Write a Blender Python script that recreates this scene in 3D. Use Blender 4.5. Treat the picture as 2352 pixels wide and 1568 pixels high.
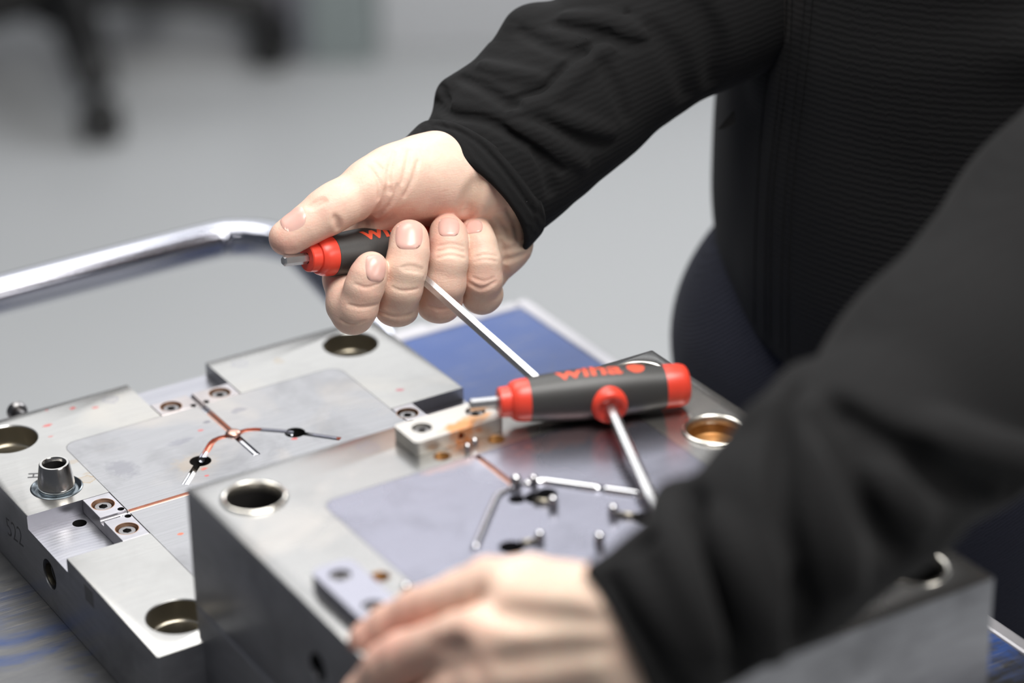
import bpy, bmesh, math, random
import numpy as np
from mathutils import Vector, Matrix, Quaternion
from mathutils.bvhtree import BVHTree
from math import pi, sin, cos, radians as R

scene = bpy.context.scene
for o in list(bpy.data.objects): bpy.data.objects.remove(o)
random.seed(7)

# ------------------------------------------------------------------ camera
FPX = 6400.0
PITCH, ROLL = R(26.5), R(-1.0)
CAMZ = 1.652
fwd = Vector((0, cos(PITCH), -sin(PITCH))); up0 = Vector((0, sin(PITCH), cos(PITCH))); rt0 = Vector((1, 0, 0))
RT = rt0*cos(ROLL) + up0*sin(ROLL); UP = -rt0*sin(ROLL) + up0*cos(ROLL)
CAM = Vector((0, 0, CAMZ))
cd = bpy.data.cameras.new('camera'); cam = bpy.data.objects.new('camera', cd); scene.collection.objects.link(cam)
m = Matrix((RT, UP, -fwd)).transposed().to_4x4(); m.translation = CAM
cam.matrix_world = m
cd.sensor_width = 36; cd.lens = FPX/2352*36; cd.clip_start = .05; cd.clip_end = 60
cd.dof.use_dof = True; cd.dof.focus_distance = 1.52; cd.dof.aperture_fstop = 3.2
scene.camera = cam

# ------------------------------------------------------------------ world, lights, exposure
scene.view_settings.view_transform = 'Standard'; scene.view_settings.look = 'None'
scene.view_settings.gamma = 1; scene.view_settings.use_curve_mapping = False
scene.view_settings.exposure = 0.0
w = bpy.data.worlds.new('hall_light'); scene.world = w; w.use_nodes = True
w.node_tree.nodes['Background'].inputs[0].default_value = (.80, .86, 1.0, 1)
w.node_tree.nodes['Background'].inputs[1].default_value = .10

def area(name, loc, target, sx, sy, power, col=(1, 1, 1)):
    l = bpy.data.lights.new(name, 'AREA'); l.shape = 'RECTANGLE'; l.size = sx; l.size_y = sy; l.energy = power; l.color = col
    o = bpy.data.objects.new(name, l); scene.collection.objects.link(o); o.location = loc
    o.rotation_euler = (Vector(target)-Vector(loc)).to_track_quat('-Z', 'Y').to_euler(); return o
area('ceiling_and_fill_light', (-.5, 2.3, 2.9), (-.05, 1.4, .9), 1.5, .9, 28, (1, .985, .96))
area('ceiling_and_fill_light', (1.3, 6.7, 3.0), (1.3, 6.6, 0), 6.0, 7.2, 208, (.98, .985, 1))  # enlarged beyond a real panel so the steel tops mirror it evenly
area('ceiling_and_fill_light', (1.7, 4.6, 3.0), (.8, 3.6, .2), 2.0, .8, 40, (.95, .97, 1))
area('ceiling_and_fill_light', (.32, .95, 2.9), (.05, 1.2, .9), 1.3, .9, 58, (1, .975, .94))  # added overhead to brighten sleeve and hand, placed so the torso stays dark
area('ceiling_and_fill_light', (2.6, -.6, 2.9), (2.2, -.4, 0), 2.0, 1.4, 70, (1, .97, .92))  # fill light added to brighten the floor mirrored in the block's front face

# ------------------------------------------------------------------ pixel to world helpers (design aids)
def Dd(x, y, d): return CAM + (fwd + RT*((x-1176)/FPX) - UP*((y-784)/FPX))*d
def Pz(x, y, z):
    d = fwd + RT*((x-1176)/FPX) - UP*((y-784)/FPX)
    return CAM + d*((z-CAMZ)/d.z)
YAW = R(31.2)
B = Vector((cos(YAW), sin(YAW), 0)); A = Vector((-sin(YAW), cos(YAW), 0))

# ------------------------------------------------------------------ node material helpers
class NT:
    def __init__(s, name):
        s.m = bpy.data.materials.new(name); s.m.use_nodes = True; s.t = s.m.node_tree; s.b = s.t.nodes['Principled BSDF']
        s.tc = s.t.nodes.new('ShaderNodeTexCoord')
    def n(s, typ, **kw):
        nd = s.t.nodes.new(typ)
        for k, v in kw.items():
            if k[0] == '_': setattr(nd, k[1:], v)
            else:
                k2 = k.replace('__', ' ')
                i = nd.inputs[int(k2[1:])] if k2[0] == 'i' and k2[1:].isdigit() else nd.inputs[k2]
                if isinstance(v, bpy.types.NodeSocket): s.t.links.new(v, i)
                else: i.default_value = v
        return nd
    def noise(s, scale, detail=3, vec=None, rough=.5, dist=0):
        return s.n('ShaderNodeTexNoise', Scale=scale, Detail=detail, Roughness=rough, Distortion=dist, Vector=vec or s.tc.outputs['Object']).outputs[0]
    def ramp(s, fac, stops):
        r = s.n('ShaderNodeValToRGB', Fac=fac); e = r.color_ramp.elements
        while len(e) < len(stops): e.new(.5)
        for el, (p, c) in zip(e, stops):
            el.position = p; el.color = (*c, 1) if isinstance(c, (tuple, list)) else (c, c, c, 1)
        return r.outputs[0]
    def mix(s, fac, a, b, blend='MIX'):
        nd = s.n('ShaderNodeMix', _data_type='RGBA', _blend_type=blend)
        for i, v in ((0, fac), (6, a), (7, b)):
            if isinstance(v, bpy.types.NodeSocket): s.t.links.new(v, nd.inputs[i])
            elif isinstance(v, (tuple, list)): nd.inputs[i].default_value = (*v[:3], 1)
            else: nd.inputs[i].default_value = v
        return nd.outputs[2]
    def math(s, op, a, b=None, c=None, clamp=False):
        nd = s.n('ShaderNodeMath', _operation=op, _use_clamp=clamp)
        for i, v in enumerate((a, b, c)):
            if v is None: continue
            if isinstance(v, bpy.types.NodeSocket): s.t.links.new(v, nd.inputs[i])
            else: nd.inputs[i].default_value = v
        return nd.outputs[0]
    def scaled(s, sc, rot=(0, 0, 0)):
        return s.n('ShaderNodeMapping', Vector=s.tc.outputs['Object'], Scale=sc, Rotation=rot).outputs[0]
    def bump(s, h, strength=.3, dist=.001, normal=None):
        b = s.n('ShaderNodeBump', Strength=strength, Distance=dist, Height=h)
        if normal is not None: s.t.links.new(normal, b.inputs['Normal'])
        return b.outputs[0]
    def set(s, **kw):
        for k, v in kw.items():
            k = k.replace('__', ' '); i = s.b.inputs[k]
            if isinstance(v, bpy.types.NodeSocket): s.t.links.new(v, i)
            elif k in ('Base Color', 'Emission Color', 'Specular Tint', 'Sheen Tint'): i.default_value = (*v[:3], 1)
            else: i.default_value = v
        return s.m

def simple(name, col, rough=.5, metal=0., var=.0, nscale=40, bump=0, **kw):
    t = NT(name); c = col
    if var: c = t.mix(t.noise(nscale, 4), tuple(x*(1-var) for x in col), tuple(min(1, x*(1+var)) for x in col))
    t.set(Base__Color=c, Roughness=rough, Metallic=metal, **kw)
    if bump: t.set(Normal=t.bump(t.noise(nscale*6, 3), bump, .0005))
    return t.m

def steel(name, col, rough=.36, rvar=.12, streak=(30, 600, 30), grain=.10, stains=(), blot=.12, warm=None, metal=.92):
    """ground tool steel: fine grinding streaks, cloudy blotches, coloured spots at given local places"""
    t = NT(name)
    st = t.noise(1.0, 4, t.scaled(streak), .6)
    cl = t.noise(22, 5, None, .6, .4)
    c = t.mix(t.ramp(st, [(.3, 0.), (.7, 1.)]), tuple(x*(1-grain) for x in col), tuple(min(1, x*(1+grain*.6)) for x in col))
    dark = tuple(x*(1-blot*2) for x in col)
    c = t.mix(t.ramp(cl, [(.30, 1.), (.52, 0.)]), c, dark)
    if warm: c = t.mix(t.ramp(t.noise(13, 3, None, .5, 1.2), [(.52, 0.), (.75, .5)]), c, warm)
    wob = t.n('ShaderNodeTexNoise', Scale=260, Detail=3, Vector=t.tc.outputs['Object'])
    mfac = None
    for (x, y, rx, ry, colr, amt, ring) in stains:
        off = t.n('ShaderNodeVectorMath', _operation='SUBTRACT', i0=t.tc.outputs['Object'], i1=(x, y, 0))
        wb = t.n('ShaderNodeVectorMath', _operation='MULTIPLY_ADD', i0=wob.outputs[1], i1=(rx*1.3, ry*1.3, 0), i2=off.outputs[0])
        wb2 = t.n('ShaderNodeVectorMath', _operation='SUBTRACT', i0=wb.outputs[0], i1=(rx*.65, ry*.65, 0))
        sc = t.n('ShaderNodeVectorMath', _operation='MULTIPLY', i0=wb2.outputs[0], i1=(1/rx, 1/ry, 0))
        ln = t.n('ShaderNodeVectorMath', _operation='LENGTH', i0=sc.outputs[0]).outputs[1]
        if ring: f = t.ramp(ln, [(.0, .25*amt), (.7, .3*amt), (.88, amt), (1., 0.)])
        else: f = t.ramp(ln, [(.55, amt), (1., 0.)])
        c = t.mix(f, c, colr)
    t.set(Base__Color=c, Metallic=metal, Roughness=t.math('MULTIPLY_ADD', t.noise(9, 4), rvar*2, rough-rvar),
          Normal=t.bump(st, .12, .0002))
    return t.m

RED = (.62, .10, .09)
M = {}
red_spots = [(.0507, .257, .004, .0022, RED, .8, 0), (.0718, .2687, .0022, .002, RED, .9, 0), (.0833, .2624, .0025, .0018, RED, .6, 0), (.058, .2745, .0012, .0012, RED, .6, 0),
             (.2428, .1837, .003, .002, (.5, .08, .12), .8, 0), (.047, .2435, .002, .001, RED, .6, 0)]
brown = (.42, .30, .16)
M['plate'] = steel('ground_steel_plate', (.47, .465, .45), .26, .04, (25, 700, 25), .05, red_spots + [(.0441, .1856, .0055, .0045, brown, .8, 1), (.0463, .2085, .006, .003, brown, .3, 0),
     (.047, .192, .003, .002, brown, .3, 0), (.0944, .2662, .0052, .0052, (.30, .30, .36), .7, 1), (.1792, .2662, .0052, .0052, (.33, .33, .38), .6, 1), (.20, .257, .004, .006, brown, .25, 0)], .05, (.62, .57, .50))
M['insert'] = steel('insert_steel', (.39, .39, .40), .26, .05, (25, 700, 25), .07,
     [(.1222, .2031, .0022, .0018, RED, .7, 0), (.1039, .1611, .0026, .0018, RED, .9, 0), (.1019, .153, .0018, .0014, RED, .7, 0), (.1625, .1641, .0025, .0016, RED, .8, 0), (.0619, .1029, .002, .0014, (.7, .18, .1), .9, 0),
      (.103, .170, .014, .011, (.45, .36, .26), .45, 0), (.066, .186, .010, .013, (.22, .22, .25), .5, 0), (.106, .197, .010, .004, (.2, .2, .25), .35, 0), (.13, .21, .003, .002, (.12, .12, .16), .6, 0), (.152, .213, .006, .004, (.2, .2, .25), .45, 0), (.09, .14, .012, .01, (.25, .24, .25), .25, 0)], .13, (.60, .54, .47))
M['steel_side'] = steel('milled_steel_side', (.38, .385, .41), .38, .08, (40, 40, 300), .12, (), .16)
def mat_slot():
    t = NT('milled_slot_floor'); wv = t.n('ShaderNodeTexWave', Scale=110, Distortion=1.5, Detail=1, _wave_type='RINGS', _rings_direction='Z', Vector=t.n('ShaderNodeMapping', Vector=t.tc.outputs['Object'], Location=(-.012, -.05, 0)).outputs[0]).outputs[1]
    b1 = t.noise(1, 4, t.scaled((18, 190, 18)), .6, .3); c = t.mix(b1, (.33, .33, .37), (.50, .50, .53)); c = t.mix(t.math('MULTIPLY', wv, .12), c, (.24, .24, .26))
    t.set(Base__Color=c, Metallic=.95, Roughness=t.math('MULTIPLY_ADD', b1, .22, .20), Normal=t.bump(t.math('ADD', wv, b1), .10, .0002)); return t.m
M['slot'] = mat_slot()
M['block'] = steel('ground_steel_block', (.41, .407, .40), .26, .07, (25, 700, 25), .05, [(.142, -.036, .02, .012, (.62, .33, .18), .5, 0), (.095, -.012, .0055, .0055, (.36, .36, .42), .8, 1), (.150, -.052, .030, .008, (.7, .42, .38), .25, 0)], .06, (.66, .60, .54))
M['block_insert'] = steel('block_insert_steel', (.31, .31, .37), .26, .10, (25, 600, 25), .06, [(.20, -.058, .05, .012, (.62, .38, .36), .5, 0), (.12, -.05, .02, .006, (.65, .40, .32), .35, 0)], .12)
M['clamp'] = steel('clamp_steel', (.62, .61, .58), .36, .08, (25, 500, 25), .06, [(.138, -.031, .013, .006, (.70, .30, .10), .9, 0), (.150, -.027, .010, .006, (.74, .38, .16), .8, 0)], .06)
M['clamp_dark'] = steel('gate_plate_steel', (.36, .36, .42), .32, .08, (25, 500, 25), .06, (), .10)
M['gate'] = steel('gate_block_steel', (.50, .49, .52), .33, .08, (25, 700, 25), .10, (), .15, (.5, .4, .33))
M['bush'] = simple('polished_bushing', (.50, .49, .47), .20, 1, .08, 300)
M['bush_dark'] = simple('blued_flange', (.22, .25, .27), .25, 1, .1, 200)
M['bore'] = simple('brass_toned_bore', (.34, .31, .25), .34, 1, .12, 120)
M['rim'] = simple('bright_rim', (.86, .83, .76), .26, 1, .06, 150)
M['brownbore'] = simple('resin_stained_bore', (.30, .14, .04), .35, .6, .3, 200)
M['screw'] = simple('black_oxide_screw', (.27, .26, .26), .30, 1, .2, 500)
M['copper_rim'] = simple('rusty_counterbore', (.45, .28, .19), .42, .9, .2, 400)
M['chrome'] = simple('chrome', (.74, .74, .76), .09, 1)
M['copper'] = simple('copper_coating', (.60, .36, .29), .34, 1, .2, 180)
M['copper_red'] = simple('red_copper_coating', (.58, .22, .15), .34, .9, .2, 180)
M['groove'] = simple('polished_runner', (.52, .52, .56), .22, 1, .12, 200)
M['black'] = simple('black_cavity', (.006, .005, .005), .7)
M['seam'] = simple('dark_joint', (.10, .09, .085), .6, .5)
M['hex'] = steel('satin_chrome_hex', (.60, .60, .61), .26, .05, (200, 30, 200), .06, (), .03)
M['grip'] = simple('black_soft_grip', (.047, .046, .045), .42, 0, .12, 900, .10)
M['redplastic'] = simple('red_plastic', (.78, .062, .035), .34, 0, .05, 60)
M['print'] = simple('red_print', (.72, .085, .035), .5)
M['ink'] = simple('engraved_mark', (.07, .07, .075), .6, .3)
M['rubber'] = simple('black_nylon', (.009, .009, .009), .5, 0, .2, 30)
M['wallpaint'] = simple('grey_wall_paint', (.60, .61, .63), .7, 0, .04, 3)
M['cab'] = simple('greenish_grey_panel', (.27, .31, .31), .5, 0, .05, 5)
M['cab2'] = simple('blue_grey_panel', (.20, .21, .235), .5, 0, .05, 5)

def mat_table():
    t = NT('worn_blue_painted_steel')
    n1 = t.noise(7.5, 6, None, .65, .8); n2 = t.noise(40, 5, t.scaled((1, 3.2, 1), (0, 0, YAW)), .7)
    sx = t.n('ShaderNodeSeparateXYZ', Vector=t.tc.outputs['Object'])
    # paint is rubbed off most at the front left, where parts are slid on
    g = t.math('MULTIPLY_ADD', sx.outputs[0], .62, .56)
    g = t.math('MULTIPLY_ADD', sx.outputs[1], .45, g)
    paint = t.math('ADD', g, t.math('MULTIPLY_ADD', n1, .9, -.45))
    paint = t.math('ADD', paint, t.math('MULTIPLY_ADD', n2, .30, -.15))
    f = t.ramp(paint, [(.30, 0.), (.42, 1.)])
    blue = t.mix(t.noise(14, 4), (.030, .075, .27), (.055, .12, .36))
    bare = t.mix(t.noise(30, 6, t.scaled((1, 4, 1), (0, 0, YAW+.4)), .7), (.09, .092, .10), (.19, .19, .19))
    def scratch(rot, sc, w): return t.ramp(t.noise(1, 3, t.scaled(sc, (0, 0, rot)), .5, .15), [(.5-w, 0.), (.5, .9), (.5+w, 0.)])
    s = t.math('MAXIMUM', scratch(.9, (5, 160, 1), .012), scratch(.25, (5, 130, 1), .010)); s = t.math('MAXIMUM', s, scratch(-.6, (4, 90, 1), .007))
    c = t.mix(f, bare, blue); c = t.mix(t.math('MULTIPLY', s, t.ramp(t.noise(14, 3), [(.4, 0.), (.7, .8)])), c, (.34, .32, .27)); c = t.mix(t.ramp(t.noise(11, 5, t.scaled((1, 1, 1), (0, 0, 2)), .7, 1.), [(.56, 0.), (.70, .7)]), c, (.03, .07, .22))
    t.set(Base__Color=c, Metallic=t.math('MULTIPLY_ADD', f, -.75, .8), Roughness=t.math('MULTIPLY_ADD', n2, .25, .22), Normal=t.bump(n2, .15, .0004))
    return t.m
M['table'] = mat_table()
M['lip'] = simple('rubbed_table_edge', (.58, .57, .60), .45, .4, .12, 30)
M['frame_blue'] = simple('blue_frame_paint', (.05, .10, .30), .4)
M['tube'] = simple('chromed_tube', (.50, .51, .58), .12, 1, .04, 20)

def mat_floor():
    t = NT('grey_epoxy_floor')
    n = t.noise(1.3, 4); c = t.mix(n, (.40, .41, .415), (.45, .46, .465))
    t.set(Base__Color=c, Roughness=.42, Specular__IOR__Level=.4); return t.m
M['floor'] = mat_floor()

def mat_skin(name, base, red, pale):
    t = NT(name)
    at = t.n('ShaderNodeAttribute', _attribute_name='tint').outputs[0]
    sp = t.n('ShaderNodeSeparateColor', Color=at)
    c = t.mix(t.noise(55, 4), tuple(x*.97 for x in base), tuple(min(1, x*1.03) for x in base))
    c = t.mix(sp.outputs[0], c, red); c = t.mix(sp.outputs[1], c, pale)
    c = t.mix(t.ramp(t.noise(110, 5, None, .65, .8), [(.45, 0.), (.8, .5)]), c, red); c = t.mix(t.ramp(t.noise(70, 4, t.scaled((1, 1, 1), (1, 2, 3)), .6, .8), [(.5, 0.), (.8, .5)]), c, pale)
    vo = t.n('ShaderNodeTexVoronoi', Scale=900, Vector=t.scaled((1, 1, 1)))
    fine = t.noise(700, 3); wr = t.noise(1, 5, t.scaled((90, 90, 560), (.3, .5, .2)), .65, 1.2)
    h = t.math('ADD', t.math('MULTIPLY', fine, .35), t.math('MULTIPLY', vo.outputs[0], .25)); h = t.math('ADD', h, t.math('MULTIPLY', wr, .6))
    t.set(Base__Color=c, Roughness=.46, Subsurface__Weight=.22, Subsurface__Radius=(.9, .35, .2), Subsurface__Scale=.004,
          Specular__IOR__Level=.38, Normal=t.bump(h, .30, .0008))
    return t.m
M['skin'] = mat_skin('skin', (.79, .555, .44), (.77, .41, .33), (.85, .70, .55))
M['nail'] = simple('fingernail', (.70, .43, .37), .28, 0, .06, 150, Subsurface__Weight=.2, Subsurface__Scale=.002)

def mat_cloth(name, col, ribs=300., rough=.85, rot=(0, 0, 0), sheen=.3, strength=.5, col2=None):
    t = NT(name)
    v = t.scaled((1, 1, 1), rot)
    wv = t.n('ShaderNodeTexWave', Scale=ribs, Distortion=2.6, Detail=2, Detail__Scale=2., _bands_direction='Z', Vector=v).outputs[1]
    kn = t.noise(1, 3, t.scaled((2600, 700, 900), rot))
    h = t.math('ADD', t.math('MULTIPLY', wv, .7), t.math('MULTIPLY', kn, .5))
    c = t.mix(h, tuple(x*.95 for x in col), col2 or tuple(x*1.05 for x in col))
    t.set(Base__Color=c, Roughness=rough, Sheen__Weight=sheen, Sheen__Roughness=.5, Specular__IOR__Level=.1, Normal=t.bump(h, strength, .0012))
    return t.m
M['jacket'] = mat_cloth('black_ribbed_knit', (.0118, .0118, .0123), 88, rot=(0, .22, 0), sheen=.03, strength=.22)
M['cuff'] = mat_cloth('black_cuff_knit', (.0105, .0105, .011), 60, rot=(.4, -.9, 0), sheen=.04, strength=.35)
M['stitch'] = simple('black_thread', (.040, .040, .042), .7)
M['jeans'] = mat_cloth('dark_denim', (.012, .013, .022), 190, rot=(0, .8, .3), sheen=.1, col2=(.026, .028, .044))
M['hair'] = simple('brown_hair', (.05, .03, .02), .6)

# ------------------------------------------------------------------ object helpers
def link(o, parent=None):
    scene.collection.objects.link(o)
    if parent is not None: o.parent = parent
    return o
def me_obj(name, me, mat=None, parent=None, smooth=False):
    if mat is not None and len(me.materials) == 0: me.materials.append(mat)
    if smooth:
        for p in me.polygons: p.use_smooth = True
    return link(bpy.data.objects.new(name, me), parent)
def bm_obj(name, bm, mat=None, parent=None, smooth=False, sharp=None):
    me = bpy.data.meshes.new(name)
    bmesh.ops.recalc_face_normals(bm, faces=bm.faces)
    if sharp is not None:
        smooth = True
        for e in bm.edges:
            if len(e.link_faces) == 2 and e.calc_face_angle(0) > sharp: e.smooth = False
    bm.to_mesh(me); bm.free()
    return me_obj(name, me, mat, parent, smooth)
def empty(name, loc=(0, 0, 0), rotz=0, label=None, cat=None, group=None, mat=None):
    o = bpy.data.objects.new(name, None); o.empty_display_size = .02; scene.collection.objects.link(o)
    if mat is not None: o.matrix_world = mat
    else: o.location = loc; o.rotation_euler = (0, 0, rotz)
    if label: o['label'] = label
    if cat: o['category'] = cat
    if group: o['group'] = group
    return o
def tag(o, label=None, cat=None, group=None, kind=None):
    for k, v in (('label', label), ('category', cat), ('group', group), ('kind', kind)):
        if v: o[k] = v
    return o
def add_box(bm, x0, x1, y0, y1, z0, z1, bev=0, seg=2, vertical_only=False):
    r = bmesh.ops.create_cube(bm, size=1)['verts']
    for v in r:
        v.co = Vector((x0 if v.co.x < 0 else x1, y0 if v.co.y < 0 else y1, z0 if v.co.z < 0 else z1))
    if bev:
        es = {e for v in r for e in v.link_edges}
        if vertical_only: es = [e for e in es if abs(e.verts[0].co.z-e.verts[1].co.z) > 1e-6]
        bmesh.ops.bevel(bm, geom=list(es), offset=bev, segments=seg, affect='EDGES', profile=.5)
def add_lathe(bm, prof, center=(0, 0, 0), axis='Z', n=48, close=True, mat=None):
    """prof: list of (radius, height); radius 0 ends are closed"""
    C = Vector(center); rings = []
    def pt(r, h, a):
        v = Vector((r*cos(a), r*sin(a), h))
        if axis == 'X': v = Vector((h, r*cos(a), r*sin(a)))
        if axis == 'Y': v = Vector((r*cos(a), h, r*sin(a)))
        if mat is not None: v = mat @ v
        return C+v
    for r, h in prof:
        if r <= 1e-9: rings.append([bm.verts.new(pt(0, h, 0))])
        else: rings.append([bm.verts.new(pt(r, h, 2*pi*i/n)) for i in range(n)])
    for a, b in zip(rings, rings[1:]):
        for i in range(n):
            j = (i+1) % n
            if len(a) == 1 and len(b) == 1: continue
            if len(a) == 1: bm.faces.new((a[0], b[i], b[j]))
            elif len(b) == 1: bm.faces.new((a[i], a[j], b[0]))
            else: bm.faces.new((a[i], a[j], b[j], b[i]))
    if close:
        for rg in (rings[0], rings[-1]):
            if len(rg) > 1:
                try: bm.faces.new(rg)
                except ValueError: pass
def catmull(pts, per=8):
    pts = [np.array(p, float) for p in pts]; P = [2*pts[0]-pts[1]] + pts + [2*pts[-1]-pts[-2]]; out = []
    for i in range(1, len(P)-2):
        p0, p1, p2, p3 = P[i-1:i+3]
        for k in range(per):
            t = k/per; out.append(.5*((2*p1)+(-p0+p2)*t+(2*p0-5*p1+4*p2-p3)*t*t+(-p0+3*p1-3*p2+p3)*t**3))
    out.append(pts[-1]); return out
def add_tube(bm, pts, r, n=12, caps=True, a0=0, a1=2*pi):
    """sweep a circle (or an arc a0..a1) of radius r (number or list) along points"""
    pts = [Vector(p) for p in pts]; rings = []; N = len(pts)
    t0 = (pts[1]-pts[0]).normalized(); up = Vector((0, 0, 1)) if abs(t0.z) < .9 else Vector((0, 1, 0))
    full = abs(a1-a0-2*pi) < 1e-6; K = n if full else n+1
    for i, p in enumerate(pts):
        t = ((pts[min(i+1, N-1)]-pts[i]).normalized() + (pts[i]-pts[max(i-1, 0)]).normalized()).normalized()
        s = t.cross(up)
        s = s.normalized() if s.length > 1e-6 else Vector((1, 0, 0)); u = s.cross(t).normalized(); up = u
        rr = r[i] if isinstance(r, (list, tuple)) else r
        rings.append([bm.verts.new(p + s*rr*cos(a0+(a1-a0)*k/n) + u*rr*sin(a0+(a1-a0)*k/n)) for k in range(K)])
    for a, b in zip(rings, rings[1:]):
        for k in range(n): bm.faces.new((a[k], a[(k+1) % K], b[(k+1) % K], b[k]))
    if caps and full: bm.faces.new(rings[0]); bm.faces.new(list(reversed(rings[-1])))
def cut(bm, cutters, dbg=False):
    """subtract every cutter bmesh from bm, exact boolean; returns a mesh"""
    def tmp(b, nm):
        bmesh.ops.recalc_face_normals(b, faces=b.faces)
        if b.calc_volume(signed=True) < 0: bmesh.ops.reverse_faces(b, faces=b.faces)
        me = bpy.data.meshes.new(nm); b.to_mesh(me); b.free(); o = bpy.data.objects.new(nm, me); scene.collection.objects.link(o); return o
    base = tmp(bm, 'base'); cs = [tmp(c, 'c') for c in cutters]
    for c in cs:
        md = base.modifiers.new('b', 'BOOLEAN'); md.operation = 'DIFFERENCE'; md.solver = 'EXACT'; md.object = c
    dg = bpy.context.evaluated_depsgraph_get(); dg.update()
    me = bpy.data.meshes.new_from_object(base.evaluated_get(dg))
    for o in [base]+cs:
        d = o.data; bpy.data.objects.remove(o); bpy.data.meshes.remove(d)
    return me
def sharpen(me, ang=R(35)):
    bm = bmesh.new(); bm.from_mesh(me)
    for f in bm.faces: f.smooth = True
    for e in bm.edges:
        if len(e.link_faces) == 2 and e.calc_face_angle(0) > ang: e.smooth = False
    bm.to_mesh(me); bm.free(); return me
def cyl(x, y, z0, z1, r, n=48, ch=0):
    b = bmesh.new()
    pr = [(r, z0), (r, z1-ch), (r+ch, z1)] if ch else [(r, z0), (r, z1)]
    if ch: pr.append((r+ch, z1+.002))
    add_lathe(b, pr, (x, y, 0), n=n); return b
def boxc(*a, **k):
    b = bmesh.new(); add_box(b, *a, **k); return b

# ================================================================== SETTING
def plane_obj(name, pts, mat, kind='structure'):
    bm = bmesh.new(); bm.faces.new([bm.verts.new(p) for p in pts]); o = bm_obj(name, bm, mat); o['kind'] = kind; return o
bm = bmesh.new(); add_box(bm, -6, 6, -3, 9, -.1, 0); tag(bm_obj('floor', bm, M['floor']), kind='structure')
bm = bmesh.new(); add_box(bm, -.215, 3.2, 4.42, 4.50, 0, .95, .004); o = bm_obj('wall_partition', bm, M['wallpaint']); tag(o, kind='structure')

# greenish cabinet panel with a dark front stripe at the left end of the partition
t = empty('storage_cabinet', (-.27, 4.40, 0), 0, 'greenish grey cabinet standing on the floor at the far end of the room', 'cabinet')
bm = bmesh.new(); add_box(bm, -.055, .052, -.04, .40, 0, .95, .004); bm_obj('side_panel', bm, M['cab'], t)
bm = bmesh.new(); add_box(bm, -.085, -.055, -.03, .40, .0, .95, .003); bm_obj('dark_edge_strip', bm, M['cab2'], t)
bm = bmesh.new(); add_box(bm, -.19, -.085, .05, .42, .05, .95, .004); bm_obj('drawer_front', bm, simple('lilac_grey_panel', (.30, .29, .33), .5), t)

# ================================================================== OFFICE CHAIR
def office_chair():
    ca, cb = Vector((-.635, 4.04, 0)), Vector((-.391, 4.36, 0))
    mid = (ca+cb)/2; d = (cb-ca); L = d.length; nrm = Vector((-d.y, d.x, 0)).normalized()
    Rr = L/2/sin(R(36)); c = mid + nrm*Rr*cos(R(36))
    t = empty('office_chair', c, 0, 'black office swivel chair on castors, far behind the bench', 'office chair')
    bm = bmesh.new(); add_lathe(bm, [(.048, .085), (.055, .10), (.055, .17), (.03, .19), (.03, .30), (.024, .31), (.024, .44)], n=24); bm_obj('gas_column', bm, M['rubber'], t, sharp=R(40))
    a0 = math.atan2(ca.y-c.y, ca.x-c.x)
    for k in range(5):
        a = a0 + k*2*pi/5; u = Vector((cos(a), sin(a), 0))
        bm = bmesh.new(); pts = [u*.03+Vector((0, 0, .145)), u*.12+Vector((0, 0, .142)), u*.22+Vector((0, 0, .13)), u*.31+Vector((0, 0, .108)), u*(Rr-.01)+Vector((0, 0, .088))]
        add_tube(bm, catmull(pts, 4), [.046-.016*i/16 for i in range(17)], 12); bm_obj('base_arm', bm, M['rubber'], t, True)
        cx = u*(Rr)+Vector((0, 0, .031)); s = Vector((-u.y, u.x, 0))
        bm = bmesh.new(); add_lathe(bm, [(0, .012), (.012, .012), (.012, .075), (0, .075)], cx, n=12)
        for sd in (-1, 1):
            mt = s.to_track_quat('Z', 'Y').to_matrix()
            add_lathe(bm, [(0, -.014), (.026, -.014), (.031, -.009), (.031, .009), (.026, .014), (0, .014)], cx + s*sd*.018, n=24, mat=mt)
        add_box(bm, cx.x-.022, cx.x+.022, cx.y-.022, cx.y+.022, cx.z+.012, cx.z+.036, .008)
        bm_obj('castor', bm, M['rubber'], t, sharp=R(40))
    bm = bmesh.new(); add_box(bm, -.25, .25, -.25, .24, .44, .52, .035, 4); bm_obj('seat', bm, M['rubber'], t, True)
    bm = bmesh.new(); add_box(bm, -.06, .06, -.10, .10, .40, .44, .008); bm_obj('tilt_mechanism', bm, M['rubber'], t)
    bm = bmesh.new(); add_box(bm, -.22, .22, .26, .32, .60, 1.1, .03, 4); bm_obj('backrest', bm, M['rubber'], t, True)
    bm = bmesh.new(); add_box(bm, -.03, .03, .20, .335, .43, .45, .004); add_box(bm, -.03, .03, .318, .335, .43, .75, .004); bm_obj('back_bracket', bm, M['rubber'], t)
office_chair()

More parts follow.
